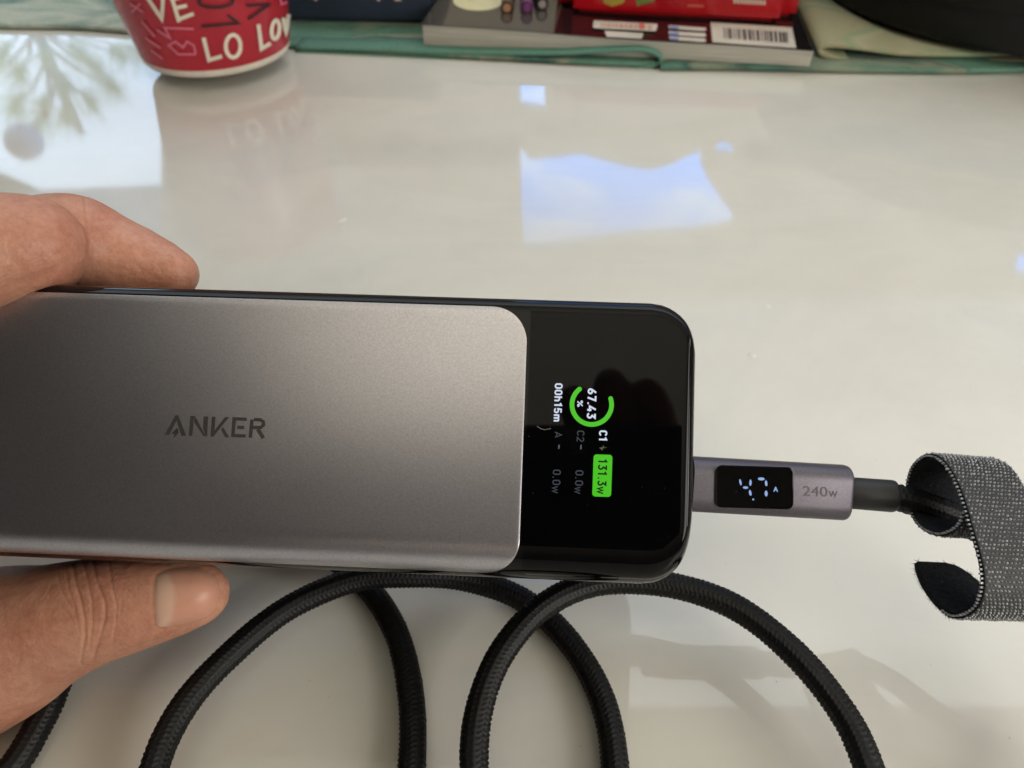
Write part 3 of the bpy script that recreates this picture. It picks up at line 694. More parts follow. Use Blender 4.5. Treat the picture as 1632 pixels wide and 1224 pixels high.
for k, (co, n_) in enumerate(zip(cos_, nrm_)):
    if n_.dot(co-CAM) > 0: continue
    px, py = proj(co)
    if px < -40 or px > 420: continue
    dsp = 0
    for pl, w_, d_, x0, x1, y0, y1 in cre2:
        if x0 < px < x1 and y0 < py < y1:
            q = segdist(px, py, pl); dsp += .5*d_*math.exp(-(q/(w_*1.2))**2)
    dsp += .00010*(noise.noise(co*260))+.00006*noise.noise(co*700)+.00003*noise.noise(co*2200)
    cos_[k] = co - n_*dsp
me.vertices.foreach_set('co', [c for v in cos_ for c in v])
me.update()
ho.parent = hand; ho.matrix_parent_inverse = hand.matrix_world.inverted()
skin = M('skin', lin(200, 148, 112), .46, spec=.4)
skin.color(skin.mix(.55, skin.ramp(skin.noise(85, 5, .6), [(.3, lin(168, 100, 84)), (.5, lin(186, 130, 109)), (.72, lin(198, 150, 126))]), skin.ramp(skin.noise(600, 3, .7), [(.3, lin(162, 108, 88)), (.7, lin(194, 144, 116))])))
skin.b.inputs['Subsurface Weight'].default_value = .22; skin.b.inputs['Subsurface Radius'].default_value = (1.0, .35, .18); skin.b.inputs['Subsurface Scale'].default_value = .004
vor = skin.node('ShaderNodeTexVoronoi', Scale=1500.0); skin.n.links.new(skin.coord((1, 1, 1)), vor.inputs['Vector'])
skin.bump(skin.mix(.5, vor.outputs['Distance'], skin.noise(420, 4, .6)), .3, .00035)
me.materials.clear(); me.materials.append(skin.m)
me.polygons.foreach_set('use_smooth', [True]*len(me.polygons)); me.update()
# thumb nail, laid on the skin it grows from
bvh = BVHTree.FromPolygons([tuple(q.co) for q in me.vertices], [tuple(p.vertices) for p in me.polygons])
nm = M('nail', lin(196, 146, 124), .38, spec=.35); nm.b.inputs['Subsurface Weight'].default_value = .15; nm.b.inputs['Subsurface Scale'].default_value = .002
nm.bump(nm.noise(300, 3, .5, (1, 6, 6)), .1, .0002)
cxn, cyn = 297, 951; v = []; f = []; rings = 9; nn = 56
smooth_out = catmull([(x, y) for x, y in nail_out]+[nail_out[0]], 4)[:-1]; nn = len(smooth_out)
def skin_hit(px, py):
    r_ = ray(px, py).normalized(); h = bvh.ray_cast(CAM, r_, 1.0); return h[0], h[1]
ctr = skin_hit(cxn, cyn)
def nail_pt(px, py, lift):
    h, n_ = skin_hit(px, py)
    if h is None: return None
    return h - ray(px, py).normalized()*lift
ring_pts = []
for k in range(1, rings+1):
    t = k/rings; ln = .00085*(1-t**3)+(.00010 if k < rings else -.0004)
    for (x, y) in smooth_out:
        ring_pts.append(nail_pt(cxn+(x-cxn)*t, cyn+(y-cyn)*t, ln))
if all(p is not None for p in ring_pts) and ctr[0] is not None:
    v = [nail_pt(cxn, cyn, .00095)]+ring_pts; f = [(0, 1+j, 1+(j+1) % nn) for j in range(nn)]
    f += [(1+i*nn+j, 1+(i+1)*nn+j, 1+(i+1)*nn+(j+1) % nn, 1+i*nn+(j+1) % nn) for i in range(rings-1) for j in range(nn)]
    no = mesh('thumbnail', v, f, hand, nm.m)
    md = no.modifiers.new('s', 'SMOOTH'); md.factor = .4; md.iterations = 3
    # pale moon at its root
    pn_ = proj(v[0])
    at = no.data.attributes.new('moon', 'FLOAT', 'POINT')
    for k, vv in enumerate(no.data.vertices):
        c_ = proj(vv.co); at.data[k].value = max(0, min(1, (278-((c_[1]-955)/30)**2*5-c_[0])/9+.5)) + .8*max(0, min(1, (c_[0]-346)/6))
    an = nm.node('ShaderNodeAttribute', attribute_name='moon')
    nm.color(nm.ramp(an.outputs['Fac'], [(0, lin(194, 142, 120)), (1, lin(206, 168, 148))]))
else:
    print('NAIL MISSED', sum(p is None for p in ring_pts))

# ================================================================== PHONE that takes the picture, seen mirrored in the glossy display
ph = empty('smartphone', CAM - FWD*.006, 'black smartphone above the table, mirrored in the glossy power bank display', 'phone')
phm = plain('phone_back_glass', lin(16, 16, 18), .15); Rc = Matrix((RIGHT, UP, -FWD)).transposed().to_4x4()
rbox('phone_body', .150, .072, .008, .0035, phm, ph, Matrix.Translation(CAM-FWD*.0065-RIGHT*.016-UP*.030) @ Rc)
rbox('camera_ring', .011, .011, .0012, .0005, plain('lens_ring_steel', lin(120, 120, 122), .3, metal=1), ph, Matrix.Translation(CAM-FWD*.0020+RIGHT*.014) @ Rc)

def camp(x, y, d): return CAM + RIGHT*x + UP*y + FWD*d
arm = [(-.125, .0, -.06, .036), (-.20, .03, -.09, .066), (-.28, .06, -.12, .10), (-.40, -.08, -.17, .085), (-.62, -.30, -.26, .09)]  # unseen dark arm, added to blacken the metal cover's left end
ap_ = catmull([(*camp(a, b, c), r) for a, b, c, r in arm], 12)
v, f = tube([Vector(q[:3]) for q in ap_], lambda i, th: ap_[i][3]*(1+.05*math.sin(i*1.1+3*th)*math.sin(2*th+i*.3)), 32)
slv = mesh('dark_arm_blocker', v, f, None, plain('blocker_black', lin(16, 15, 15), .95, .2, 300)); slv['label'] = 'black arm shape added beside the camera to darken the left of the metal cover'; slv['category'] = 'dark_arm_blocker'

hb = []
for k, (x_, l_) in enumerate(((.018, .024), (.032, .031), (.046, .027))):
    hb += blobs([tuple(camp(x_+.006, -.030, -.017)), tuple(camp(x_+.003, .004, -.0175)), tuple(camp(x_, l_*.55, -.0145)), tuple(camp(x_-.002, l_-.008, -.0122))], (.0088, .0086, .0080, .0066))
hb += blobs([tuple(camp(.02, -.035, -.03)), tuple(camp(-.01, -.032, -.045)), tuple(camp(-.05, -.02, -.06)), tuple(camp(-.10, -.01, -.065))], (.014, .020, .024, .026))
V_ = []; F_ = []
for c, r, sq in hb:
    o = len(V_); V_ += [c+q*r for q in iv]; F_ += [[o+k for k in q] for q in ifc]
me = bpy.data.meshes.new('hand_skin'); me.from_pydata([tuple(q) for q in V_], [], F_)
h2 = bpy.data.objects.new('hand', me); COL.objects.link(h2); md = h2.modifiers.new('r', 'REMESH'); md.mode = 'VOXEL'; md.voxel_size = .0014
md = h2.modifiers.new('s', 'SMOOTH'); md.factor = .5; md.iterations = 4; apply_mods(h2); h2.data.materials.clear(); h2.data.materials.append(skin.m)
h2.data.polygons.foreach_set('use_smooth', [True]*len(h2.data.polygons)); h2['label'] = 'fingers holding the smartphone above the table, mirrored in the glossy display'; h2['category'] = 'hand'

# ================================================================== THINGS AT THE FAR EDGE
# mug
mc = T(353, 102); MR0, MSL = .0434, .150
mug = empty('mug', mc, 'red mug covered in white, pink and black hand lettered words, left of the blue box', 'mug')
MZ = .0035
def mug_r(z): return MR0 + MSL*(z-.0) if z > .004 else MR0
redm = M('red_glaze', lin(176, 34, 52), .22, spec=.5); redm.color(redm.ramp(redm.noise(30, 4), [(.3, lin(164, 28, 46)), (.7, lin(186, 40, 58))]))
prof = [(0, .002), (MR0-.006, .002), (MR0-.004, .0), (MR0-.001, .0003), (MR0, .0018), (MR0+.0004, .0038)]
pm = plain('white_ceramic', lin(222, 214, 200), .3)
v, f = lathe(prof+[(MR0+.0006, .0045)], 96, mc+Vector((0, 0, 0))); mesh('foot_ring', v, f, mug, pm)
prof = [(mug_r(.0045)-.0002, .0042)]+[(mug_r(z), z) for z in (.005, .02, .04, .06, .08, .098)]+[(mug_r(.098)-.0008, .0995), (mug_r(.098)-.0025, .0995), (mug_r(.098)-.003, .098), (mug_r(.05)-.003, .05), (MR0-.003, .008), (0, .008)]
v, f = lathe(prof, 96, mc); mesh('mug_wall', v, f, mug, redm.m)
def on_mug(px, py):
    r_ = ray(px, py); ap = mc + Vector((0, 0, -MR0/MSL)); o_ = CAM-ap; k2 = MSL*MSL
    a = r_.x**2+r_.y**2-k2*r_.z**2; b = 2*(o_.x*r_.x+o_.y*r_.y-k2*o_.z*r_.z); c = o_.x**2+o_.y**2-k2*o_.z**2
    disc = b*b-4*a*c
    if disc < 0:
        disc = 0
    t = (-b-math.sqrt(disc))/(2*a); q = CAM+r_*t; d_ = Vector((q.x-mc.x, q.y-mc.y, 0)).normalized(); return q+d_*.0002
G = lambda pts: [(x/3.264, y/3.264) for x, y in pts]
whi = plain('white_print', lin(228, 218, 202), .35); pnk = plain('pink_print', lin(214, 110, 132), .35); blk = plain('black_print', lin(44, 18, 24), .35)
def oval(cx, cy, a, b, ang=0):
    return [(cx+a*math.cos(t)*math.cos(ang)-b*math.sin(t)*math.sin(ang), cy+a*math.cos(t)*math.sin(ang)+b*math.sin(t)*math.cos(ang)) for t in [k*math.pi/9 for k in range(19)]]
strokes_mesh('lettering', [G([(775, 20), (855, 140), (862, 30)]), G([(905, 25), (945, 155)]), G([(905, 40), (970, 22)]), G([(925, 85), (985, 70)]), G([(945, 140), (1020, 112)]),
    G([(1070, 235), (1098, 350), (1165, 330)]), G(oval(1222, 278, 38, 58)), G([(1352, 165), (1368, 290), (1415, 262)]), G(oval(1440, 192, 20, 48, .1)), G([(1480, 130), (1494, 210), (1508, 110)])], 6.2, on_mug, mug, whi)
strokes_mesh('lettering', [G([(1060, 178), (1250, 160), (1195, 120)]), G(oval(1135, 50, 90, 30, -.03)), G([(1290, 70), (1410, 62), (1300, 140)]), G([(1260, 30), (1375, -5)]), G([(1310, 30), (1330, 0)]), G([(1280, -20), (1300, 40)])], 4.6, on_mug, mug, blk)
strokes_mesh('lettering', [G([(690, 60), (760, 105)]), G([(700, 105), (745, 60)]), G([(750, 150), (820, 230)]), G([(830, 195), (900, 240), (870, 185), (1020, 190)]), G([(770, 235), (850, 290)]), G([(800, 300), (860, 345)]),
    G([(1030, 320), (940, 320), (890, 275), (925, 255), (965, 285), (985, 255), (1020, 275), (1030, 320)]), G([(1460, 10), (1470, 60), (1500, 50)]), G([(680, 5), (730, 30)])], 3.4, on_mug, mug, pnk)

# cloths
def leaf_cloth(name, base, tones, sc=14):
    m = M(name, base, .92, spec=.15); n1 = m.noise(sc, 2, .4, (1, 1.7, 1), .9)
    m.color(m.mix(.25, m.ramp(n1, [(.36, tones[0]), (.42, tones[1]), (.50, tones[2]), (.54, tones[0]), (.62, tones[3])]), m.ramp(m.noise(320, 3, .7), [(.3, tones[1]), (.7, tones[2])])))
    m.bump(m.noise(900, 2, .6), .5, .0006); return m.m
teal = leaf_cloth('teal_leaf_cloth', lin(90, 140, 125), [lin(80, 122, 106), lin(46, 82, 78), lin(136, 144, 124), lin(94, 138, 120)])
pale = leaf_cloth('pale_leaf_cloth', lin(150, 170, 150), [lin(160, 178, 160), lin(92, 128, 124), lin(196, 200, 184), lin(128, 170, 152)], 11)
cream = leaf_cloth('cream_leaf_cloth', lin(170, 165, 130), [lin(152, 146, 118), lin(128, 144, 114), lin(164, 158, 130), lin(118, 146, 118)], 9)
hem = plain('teal_hem', lin(86, 128, 112), .9, .12, 500); hemp = plain('pale_hem', lin(150, 176, 148), .9, .12, 500)
def mat_slab(name, edge_px, z0, th, back_y, top, parent, rows=16):
    """flat cloth: front edge along edge_px, running back to back_y, rounded front hem"""
    e = [T(x, y, z0) for x, y in catmull(edge_px, 8)]; v = []; prof = [(.0015, 0), (.0004, .0003), (0, th*.5), (.0004, th-.0003), (.0015, th)]
    n = len(e)
    for k in range(len(prof)+rows):
        for p in e:
            if k < len(prof): v.append(Vector((p.x, p.y+prof[k][0], z0+prof[k][1])))
            else:
                t = (k-len(prof)+1)/rows; y = p.y+.0015+(back_y-p.y-.0015)*t
                v.append(Vector((p.x*(1+.0*t), y, z0+th+.0012*noise.noise(Vector((p.x*14, y*14, 3)))*min(1, t*4))))
    for p in (e): v.append(Vector((p.x, back_y, z0)))
    return mesh(name, v, grid_faces(len(prof)+rows+1, n), parent, top)
A1 = empty('placemat', T(500, 85), 'teal leaf patterned placemat under the mug, blue box and book', 'placemat', )
c1 = mat_slab('cloth', [(-420, 30), (-200, 38), (0, 46), (120, 48), (235, 57), (350, 68), (470, 78), (700, 92), (900, 103), (1010, 107), (1060, 106)], .0006, .0030, .95, teal, A1)
c1.data.materials.append(pale)
for p in c1.data.polygons:
    if p.center.x < T(356, 60).x: p.material_index = 1
A2 = empty('placemat', T(1300, 110), 'green placemat whose thin front edge runs under the right end of the book', 'placemat')
mat_slab('cloth', [(1052, 113), (1150, 113), (1290, 116), (1420, 118), (1520, 119), (1632, 117), (1900, 108)], .0006, .0034, .95, teal, A2)
mc.z = .0040; mug.location.z = .004
for ch in mug.children:
    if ch.name.startswith(('foot', 'mug')): ch.data.transform(Matrix.Translation((0, 0, .0040)))
def edge_loop(name, pts_px, o, n, back, th, mats, parent, seg=10):
    """cloth seen end on: its profile lies in the plane (o, n), the cloth runs back by the vector"""
    pts = [plane_hit(x, y, o, n) for x, y in catmull(pts_px, seg)]; m_ = len(pts); up = n.cross(Vector((0, 0, 1)).cross(n)); v = []
    tg = [(pts[min(i+1, m_-1)]-pts[max(i-1, 0)]).normalized() for i in range(m_)]; nn_ = [t.cross(n).normalized() for t in tg]
    stp = [(0, -.5, .0006), (0, -.32, 0), (0, .32, 0), (0, .5, .0006)]
    ringo = []
    for i in range(m_):
        r_ = [pts[i]-nn_[i]*th*.5+back.normalized()*.0006, pts[i]-nn_[i]*th*.3, pts[i]+nn_[i]*th*.3, pts[i]+nn_[i]*th*.5+back.normalized()*.0006]
        r_ += [pts[i]+nn_[i]*th*.5+back, pts[i]-nn_[i]*th*.5+back]; v += r_
    return mesh(name, v, grid_faces(m_, 6, cv=True)+[tuple(range(6)), tuple(range((m_-1)*6, m_*6))], parent, mats)
o1, o2_ = T(520, 83), T(1050, 107); dline = (o2_-o1).normalized(); n1_ = Vector((-dline.y, dline.x, 0)); n1_ = -n1_ if n1_.dot(CAM-o1) < 0 else n1_
edge_loop('folded_edge', [(470, 77), (600, 80), (700, 84), (800, 86), (900, 86), (990, 81), (1030, 82), (1050, 90), (1052, 100), (1035, 107), (990, 111), (900, 108), (800, 102), (700, 96), (600, 90), (470, 84)], o1-n1_*(-.003), n1_, -n1_*.017, .0022, hem, A1)
A3 = empty('placemat', T(1450, 100), 'folded cream and green placemat beneath the black dish', 'placemat')
o3, o4 = T(1310, 104), T(1632, 109); dl = (o4-o3).normalized(); n3 = Vector((-dl.y, dl.x, 0)); n3 = -n3 if n3.dot(CAM-o3) < 0 else n3
bk3 = T(1272, 0)-T(1312, 86); bk3.z = 0
edge_loop('folded_cloth', [(1900, 76), (1750, 80), (1632, 84), (1540, 88), (1440, 86), (1370, 77), (1325, 73), (1308, 78), (1312, 87), (1345, 97), (1400, 102), (1460, 103), (1560, 102), (1632, 100), (1900, 94)], o3+Vector((0, 0, .004)), n3, bk3*1.7, .0030, cream, A3)

# navy box
nav = plain('navy_card', lin(44, 52, 70), .35, .15, 30)
z_b = .0042
p0, p1 = T(452, 33, z_b), T(690, 38, z_b); dx = (p1-p0); bl = dx.length; dxn = dx.normalized(); dyn = Vector((-dxn.y, dxn.x, 0)); fr = Matrix((dxn, dyn, Vector((0, 0, 1)))).transposed().to_4x4()
bx_ = empty('box', (p0+p1)/2, 'dark blue box standing between the red mug and the book', 'box')
rbox('box_body', bl, .09, .045, .0035, nav, bx_, Matrix.Translation((p0+p1)/2+dyn*.045+Vector((0, 0, .0225))) @ fr, 4)
prn = plain('box_print', lin(214, 176, 160), .5)
bf = (p0 - dyn*.0002)
for x0, ww_ in ((500, 6), (600, 7), (628, 12)):
    polys_mesh('printed_mark', [[(x0, -14), (x0+ww_, -14), (x0+ww_-1, 1.5), (x0+1, 1.5)]], lambda x, y: plane_hit(x, y, bf, dyn), bx_, prn)

# book
z_k = .0042
b0, b1 = T(676, 73, z_k), T(1290, 106, z_k); dx = b1-b0; KL = dx.length; kx = dx.normalized(); ky = Vector((-kx.y, kx.x, 0))
book = empty('book', (b0+b1)/2, 'thick paperback book with a black cover, white labels and barcode, under the red tin', 'book')
def thk(t): return .0125*(1-t)+.0088*t
pgm = M('page_edges', lin(170, 166, 156), .8); pgm.color(pgm.ramp(pgm.noise(30, 3, .6, (1, 1, 60)), [(.3, lin(150, 146, 136)), (.7, lin(184, 180, 170))])); pgm.bump(pgm.noise(30, 2, .5, (1, 1, 60)), .4, .0004)
covm = M('glossy_book_cover', lin(26, 20, 22), .09, spec=.5)
NB = 40; v = []
for i in range(NB+1):
    t = i/NB; p = b0+kx*(KL*t); h_ = thk(t)+.0004*math.sin(t*9)
    v += [p, p+Vector((0, 0, h_)), p+ky*.13+Vector((0, 0, h_)), p+ky*.13]
mesh('pages', v, grid_faces(NB+1, 4, cv=True)+[(0, 1, 2, 3), (4*NB, 4*NB+1, 4*NB+2, 4*NB+3)], book, pgm.m, False)
v = []
for i in range(NB+1):
    t = i/NB; p = b0+kx*(KL*(t*1.0)-.0006)-ky*.0010; h_ = thk(t)+.0004*math.sin(t*9)+.0003
    v += [p+Vector((0, 0, h_)), p+Vector((0, 0, h_+.0005)), p+ky*.131+Vector((0, 0, h_+.0005)), p+ky*.131+Vector((0, 0, h_))]
cv_ = mesh('front_cover', v, grid_faces(NB+1, 4, cv=True)+[(0, 1, 2, 3), (4*NB, 4*NB+1, 4*NB+2, 4*NB+3)], book, covm.m, False)
greyc = M('grey_cover_reflection', lin(66, 62, 56), .09, spec=.5)  # pale reflection on the black cover, painted in as grey
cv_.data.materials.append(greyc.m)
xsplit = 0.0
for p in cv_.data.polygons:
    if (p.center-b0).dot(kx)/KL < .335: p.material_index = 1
def on_cover(lift):
    nrm = Vector((0, 0, 1)) + kx*(thk(0)-thk(1))/KL; nrm.normalize(); o_ = b0+Vector((0, 0, thk(0)+.0010+lift)); return lambda x, y: plane_hit(x, y, o_, nrm)
lab = plain('label_white', lin(196, 190, 176), .4)
def qd(a): return [(850+x/3.627, y/3.627) for x, y in a]
k1, k2 = on_cover(.0003), on_cover(.0005)
polys_mesh('label', [qd([(350, 118), (715, 138), (718, 150), (708, 180), (350, 162), (344, 150)]), qd([(412, 178), (636, 192), (626, 224), (424, 212)])], k1, book, lab)
polys_mesh('label', [qd([(782, 145), (995, 160), (1000, 168), (990, 180), (785, 165)]), qd([(782, 178), (995, 192), (998, 208), (990, 214), (785, 200)]), qd([(784, 208), (995, 222), (998, 240), (985, 244), (790, 230)])], k1, book, lab)
polys_mesh('label', [qd([(1024, 128), (1495, 158), (1520, 278), (1036, 244)])], k1, book, lab)
bars = []; x = 1100; random.seed(3)
while x < 1470:
    w_ = random.choice((5, 5, 9, 14)); bars.append(qd([(x, 160+(x-1100)*.07), (x+w_, 160+(x+w_-1100)*.07), (x+w_+6, 222+(x-1100)*.07), (x+6, 222+(x-1100)*.07)])); x += w_+random.choice((5, 7, 12))
polys_mesh('barcode', bars, k2, book, plain('barcode_ink', lin(40, 36, 36), .5))
redp = plain('red_print', lin(196, 92, 74), .5); blup = plain('blue_print', lin(120, 130, 176), .5)
x = 390
while x < 690:
    w_ = random.choice((10, 16, 22)); polys_mesh('printed_mark', [qd([(x, 132+(x-390)*.045), (x+w_, 132+(x-390)*.045), (x+w_, 156+(x-390)*.045), (x, 156+(x-390)*.045)])] if not 585 < x < 640 else [qd([(x, 136), (x+36, 138), (x+36, 168), (x, 166)])], k2, book, plain('faded_red_print', lin(190, 140, 122), .5) if not 585 < x < 640 else redp); x += w_+9+(30 if 585 < x < 640 else 0)
for yy in (155, 189, 219): polys_mesh('printed_mark', [qd([(790, yy-6), (840, yy-3), (840, yy+12), (790, yy+9)])], k2, book, blup)
polys_mesh('printed_disc', [[(762+40*math.cos(rad(a)), 2+15*math.sin(rad(a))) for a in range(0, 360, 15)]], k1, book, plain('cream_print', lin(214, 206, 160), .3))

# red tin on the book
tin = empty('tin', T(1075, 30, .014), 'flat red metal tin lying on the black book', 'tin')
z_t = .0142
q0, q1 = T(884, 22, z_t), T(1270, 42, z_t-.0015); dx = q1-q0; tl = dx.length; tx_ = dx.normalized(); ty_ = Vector((0, 0, 1)).cross(tx_).normalized(); tz_ = tx_.cross(ty_); frt = Matrix((tx_, ty_, tz_)).transposed().to_4x4()
redt = M('red_enamel', lin(170, 16, 26), .16, spec=.5); redt.color(redt.ramp(redt.noise(20, 3), [(.3, lin(158, 12, 22)), (.7, lin(178, 20, 30))]))
bm = bmesh.new(); bmesh.ops.create_cube(bm, size=1, matrix=Matrix.Diagonal((tl, .085, .030, 1)))
bmesh.ops.bevel(bm, geom=[e for e in bm.edges if abs((e.verts[0].co-e.verts[1].co).z) > .01], offset=.012, segments=8, affect='EDGES')
bmesh.ops.bevel(bm, geom=[e for e in bm.edges if abs((e.verts[0].co-e.verts[1].co).z) < .001 and e.calc_face_angle(0) > .7], offset=.0035, segments=4, affect='EDGES')
bm.transform(Matrix.Translation((q0+q1)/2+ty_*.0425+tz_*.0155) @ frt); me = bpy.data.meshes.new('tin_body'); bm.to_mesh(me); bm.free(); autosmooth(link('tin_body', me, tin, redt.m), 60)
tf = q0-ty_*.0002; tmap = lambda x, y: plane_hit(x, y, tf, ty_)
yel = plain('yellow_print', lin(170, 150, 60), .4); grn = plain('green_print', lin(110, 130, 60), .4)
polys_mesh('printed_mark', [qd([(395, -20), (540, -20), (520, 18), (455, 38), (410, 20)])], tmap, tin, yel)
polys_mesh('printed_mark', [qd([(590, -20), (720, -20), (690, 12), (640, 20), (600, 34)])], tmap, tin, grn)
for x in range(1158, 1345, 19): polys_mesh('printed_mark', [qd([(x, -6+(x-1158)*.05), (x+12, -6+(x-1158)*.05), (x+13, 20+(x-1158)*.05), (x+1, 20+(x-1158)*.05)])], tmap, tin, lab)
polys_mesh('printed_mark', [qd([(890, 26), (985, 30), (985, 42), (890, 38)])], tmap, tin, redp)

# pencils with their ends towards the camera, on the book
def pencil(px, py, rr_, barrel, endc, label, yaw_):
    base = T(px, py+9, .0160); d_ = Vector((math.sin(yaw_), math.cos(yaw_), 0)); o = empty('pencil', base, label, 'pencil')
    c0 = base+Vector((0, 0, rr_))
    v, f = tube([c0+d_*t for t in (0, .0004, .08)], lambda i, th: rr_*(.9 if i == 0 else 1), 18); autosmooth(mesh('barrel', v, f, o, barrel), 40)
    v, f = tube([c0-d_*.0006, c0+d_*.0002], lambda i, th: rr_*.62, 18); mesh('end', v, f, o, endc, False)
pencil(808, 14, .0040, plain('brown_lacquer', lin(70, 46, 30), .3), plain('bare_wood', lin(170, 128, 96), .7), 'brown pencil with a tan end, leftmost of three on the book', .04)
pencil(840, 14, .0040, plain('purple_lacquer', lin(84, 40, 84), .3), plain('purple_end', lin(110, 60, 108), .5), 'purple pencil in the middle of the three on the book', .0)
pencil(864, 8, .0040, plain('black_lacquer', lin(24, 22, 24), .3), plain('silver_end', lin(150, 140, 140), .4), 'black pencil beside the corner of the red tin', -.05)

# black dish, top right
za = .016
cpt = [T(1340, 0, za), T(1450, 43, za), T(1600, 77, za)]
ax_, ay_, bx2, by2, cx2, cy2 = cpt[0].x, cpt[0].y, cpt[1].x, cpt[1].y, cpt[2].x, cpt[2].y
dd_ = 2*(ax_*(by2-cy2)+bx2*(cy2-ay_)+cx2*(ay_-by2))
ux = ((ax_**2+ay_**2)*(by2-cy2)+(bx2**2+by2**2)*(cy2-ay_)+(cx2**2+cy2**2)*(ay_-by2))/dd_; uy = ((ax_**2+ay_**2)*(cx2-bx2)+(bx2**2+by2**2)*(ax_-cx2)+(cx2**2+cy2**2)*(bx2-ax_))/dd_
DR = math.hypot(ux-ax_, uy-ay_); print('DISH', ux, uy, DR)
dish = empty('dish', (ux, uy, za), 'large round black dish resting on the folded cream placemat', 'dish')
bkm = M('black_glazed_dish', lin(9, 10, 10), .5, spec=.3); bkm.rough_range(bkm.noise(20), .45, .6)
v, f = lathe([(0, .001), (DR-.012, .0008), (DR-.003, .0), (DR-.0005, .0015), (DR, .004), (DR+.001, .010), (DR+.004, .022), (DR+.003, .0235), (DR+.006, .026), (DR+.014, .075), (DR+.012, .078), (DR+.008, .076), (DR-.004, .012), (0, .011)], 160, Vector((ux, uy, za-.004)))
mesh('dish_body', v, f, dish, bkm.m)

def specks(name, n, place, size, mat, parent):
    v = []; f = []
    for k in range(n):
        c_, a_, b_, u_ = place(); L_ = size*random.uniform(.5, 1.6); o2 = len(v)
        v += [c_+a_*L_, c_+b_*L_*.7, c_-a_*L_*random.uniform(.4, 1), c_-b_*L_*.6, c_+u_*L_*.6]; f += [(o2, o2+1, o2+4), (o2+1, o2+2, o2+4), (o2+2, o2+3, o2+4), (o2+3, o2, o2+4)]
    o = mesh(name, v, f, parent, mat, False, fix=False); o['kind'] = 'stuff'; return o
dustm = plain('pale_dust', lin(190, 190, 186), .9); ddm = plain('grey_dust', lin(120, 118, 112), .9)
def on_bank():
    x, y = random.uniform(-LEN*.92, -.004), random.uniform(-.022, .022); t = random.uniform(0, 6.28)
    return bank(x, y, front(x, y)+.0002), ex*math.cos(t)+ey*math.sin(t), ey*math.cos(t)-ex*math.sin(t), ez
specks('dust', 45, on_bank, .00005, dustm, bk)
def on_table():
    t = random.uniform(0, 6.28); return T(random.uniform(0, 1640), random.uniform(140, 1240), .00005), Vector((math.cos(t), math.sin(t), 0)), Vector((-math.sin(t), math.cos(t), 0)), Vector((0, 0, 1))
td = specks('dust', 160, on_table, .00012, ddm, None); td['label'] = 'tiny grey dust specks scattered over the glossy table'; td['category'] = 'dust'
# dried water drops on the lacquer
dropm = plain('dried_water', lin(214, 212, 204), .12)
for n_, (x_, y_, rr_, lb) in enumerate(((545, 350, .0022, 'small dried water drop on the table above the brand lettering'), (546, 362, .0014, 'tiny dried water drop just below a bigger one'),
        (1224, 488, .0013, 'dried water drop on the table right of the power bank, upper of two'), (1199, 566, .0016, 'dried water drop on the table right of the power bank, lower of two'))):
    c_ = T(x_, y_, .0001); v, f = lathe([(.0001, rr_*.10), (rr_*.5, rr_*.09), (rr_*.85, rr_*.05), (rr_, 0)], 20, c_)
    o = mesh('water_drop', v, f, None, dropm); o['label'] = lb; o['category'] = 'water drop'; o['group'] = 'dried water drops on the table'
# a lint speck beside the cord
lt = [T(1386, 1186, .0004), T(1389, 1183, .0007), T(1391, 1182, .0006)]
v, f = tube(lt, lambda i, th: .00022, 6); lo = mesh('lint', v, f, None, plain('grey_lint', lin(70, 78, 84), .9)); lo['label'] = 'tiny grey lint speck on the table right of the cord'; lo['category'] = 'lint'

# ================================================================== pine tree outside the left window, seen only as a reflection
tr = empty('pine_tree', (-1.9, 3.1, -.75), 'pale green pine tree outside the window, mirrored at the left of the table', 'tree')
barkm = plain('pine_bark', lin(190, 175, 150), .9)
nd_m = M('pine_needles', lin(222, 226, 170), .7); nd_m.color(nd_m.ramp(nd_m.noise(6), [(.35, lin(218, 232, 214)), (.65, lin(240, 236, 186))]))
tb = nd_m.node('ShaderNodeBsdfTranslucent'); tb.inputs['Color'].default_value = (.75, .8, .5, 1); ms = nd_m.node('ShaderNodeMixShader'); ms.inputs[0].default_value = .5
mo = [n for n in nd_m.n.nodes if n.type == 'OUTPUT_MATERIAL'][0]; nd_m.n.links.new(nd_m.b.outputs[0], ms.inputs[1]); nd_m.n.links.new(tb.outputs[0], ms.inputs[2]); nd_m.n.links.new(ms.outputs[0], mo.inputs[0]); needm = nd_m.m
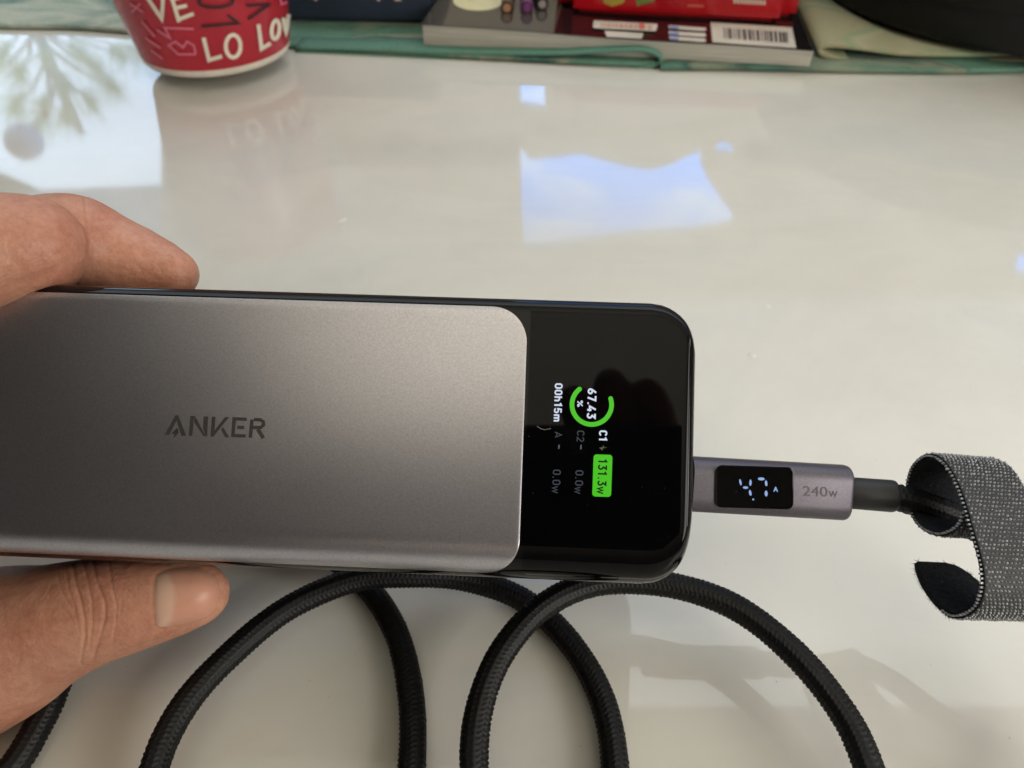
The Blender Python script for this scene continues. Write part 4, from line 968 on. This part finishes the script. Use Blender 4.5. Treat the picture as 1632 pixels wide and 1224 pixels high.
v, f = tube([Vector((-1.95, 3.15, -.75)), Vector((-1.93, 3.15, .5)), Vector((-1.9, 3.12, 1.3))], lambda i, th: .05-.018*i, 12); mesh('trunk', v, f, tr, barkm)
def outside(px, py, y):
    q = T(px, py); r = ray(px, py); r = Vector((r.x, r.y, -r.z)); return q+r*((y-q.y)/r.y)
vb = []; fb = []; vn = []; fn = []
for px, py in ((30, 120), (75, 95), (110, 140), (150, 165), (160, 110), (200, 90), (70, 175), (110, 190), (20, 170), (230, 85), (-40, 130), (-90, 90), (60, 205), (130, 85), (185, 140), (0, 90)):
    c_ = outside(px, py, 2.9); root = Vector((-1.93, 3.14, c_.z-.1)); o = len(vb)
    v, f = tube([root, (root+c_)/2+Vector((0, 0, .03)), c_], lambda i, th: .010-.003*i, 6); vb += v; fb += [tuple(a+o for a in q) for q in f]
    ax2 = (c_-root).normalized()
    for k in range(110):
        d_ = Vector((random.gauss(0, 1), random.gauss(0, 1), random.gauss(0, 1))).normalized()+ax2*.6; L_ = random.uniform(.07, .13)
        b_ = c_-ax2*random.uniform(0, .08); sd = d_.orthogonal().normalized()*.0022; o = len(vn); vn += [b_-sd, b_+sd, b_+d_*L_]; fn.append((o, o+1, o+2))
mesh('branches', vb, fb, tr, barkm)
nd = mesh('needles', vn, fn, tr, needm, False, fix=False); nd['kind'] = 'stuff'
bl_ = outside(38, 226, 2.75); v, f = lathe([(.0001, -.07)]+[(.07*math.cos(rad(a)), .07*math.sin(rad(a))) for a in range(-80, 90, 10)]+[(.0001, .07)], 32, bl_)
o = mesh('lantern', v, f, None, plain('paper_lantern', lin(190, 184, 186), .8)); o['label'] = 'round pale paper lantern before the window, mirrored in the table top left'; o['category'] = 'lantern'
bl_ = outside(72, 182, 2.7); v, f = lathe([(.0001, -.012), (.010, -.006), (.012, 0), (.010, .006), (.0001, .012)], 12, bl_)
mesh('berry', v, f, tr, plain('red_berry', lin(200, 30, 30), .4))
print('TRIS', sum(len(p.vertices)-2 for o in S.objects if o.type == 'MESH' for p in o.data.polygons))
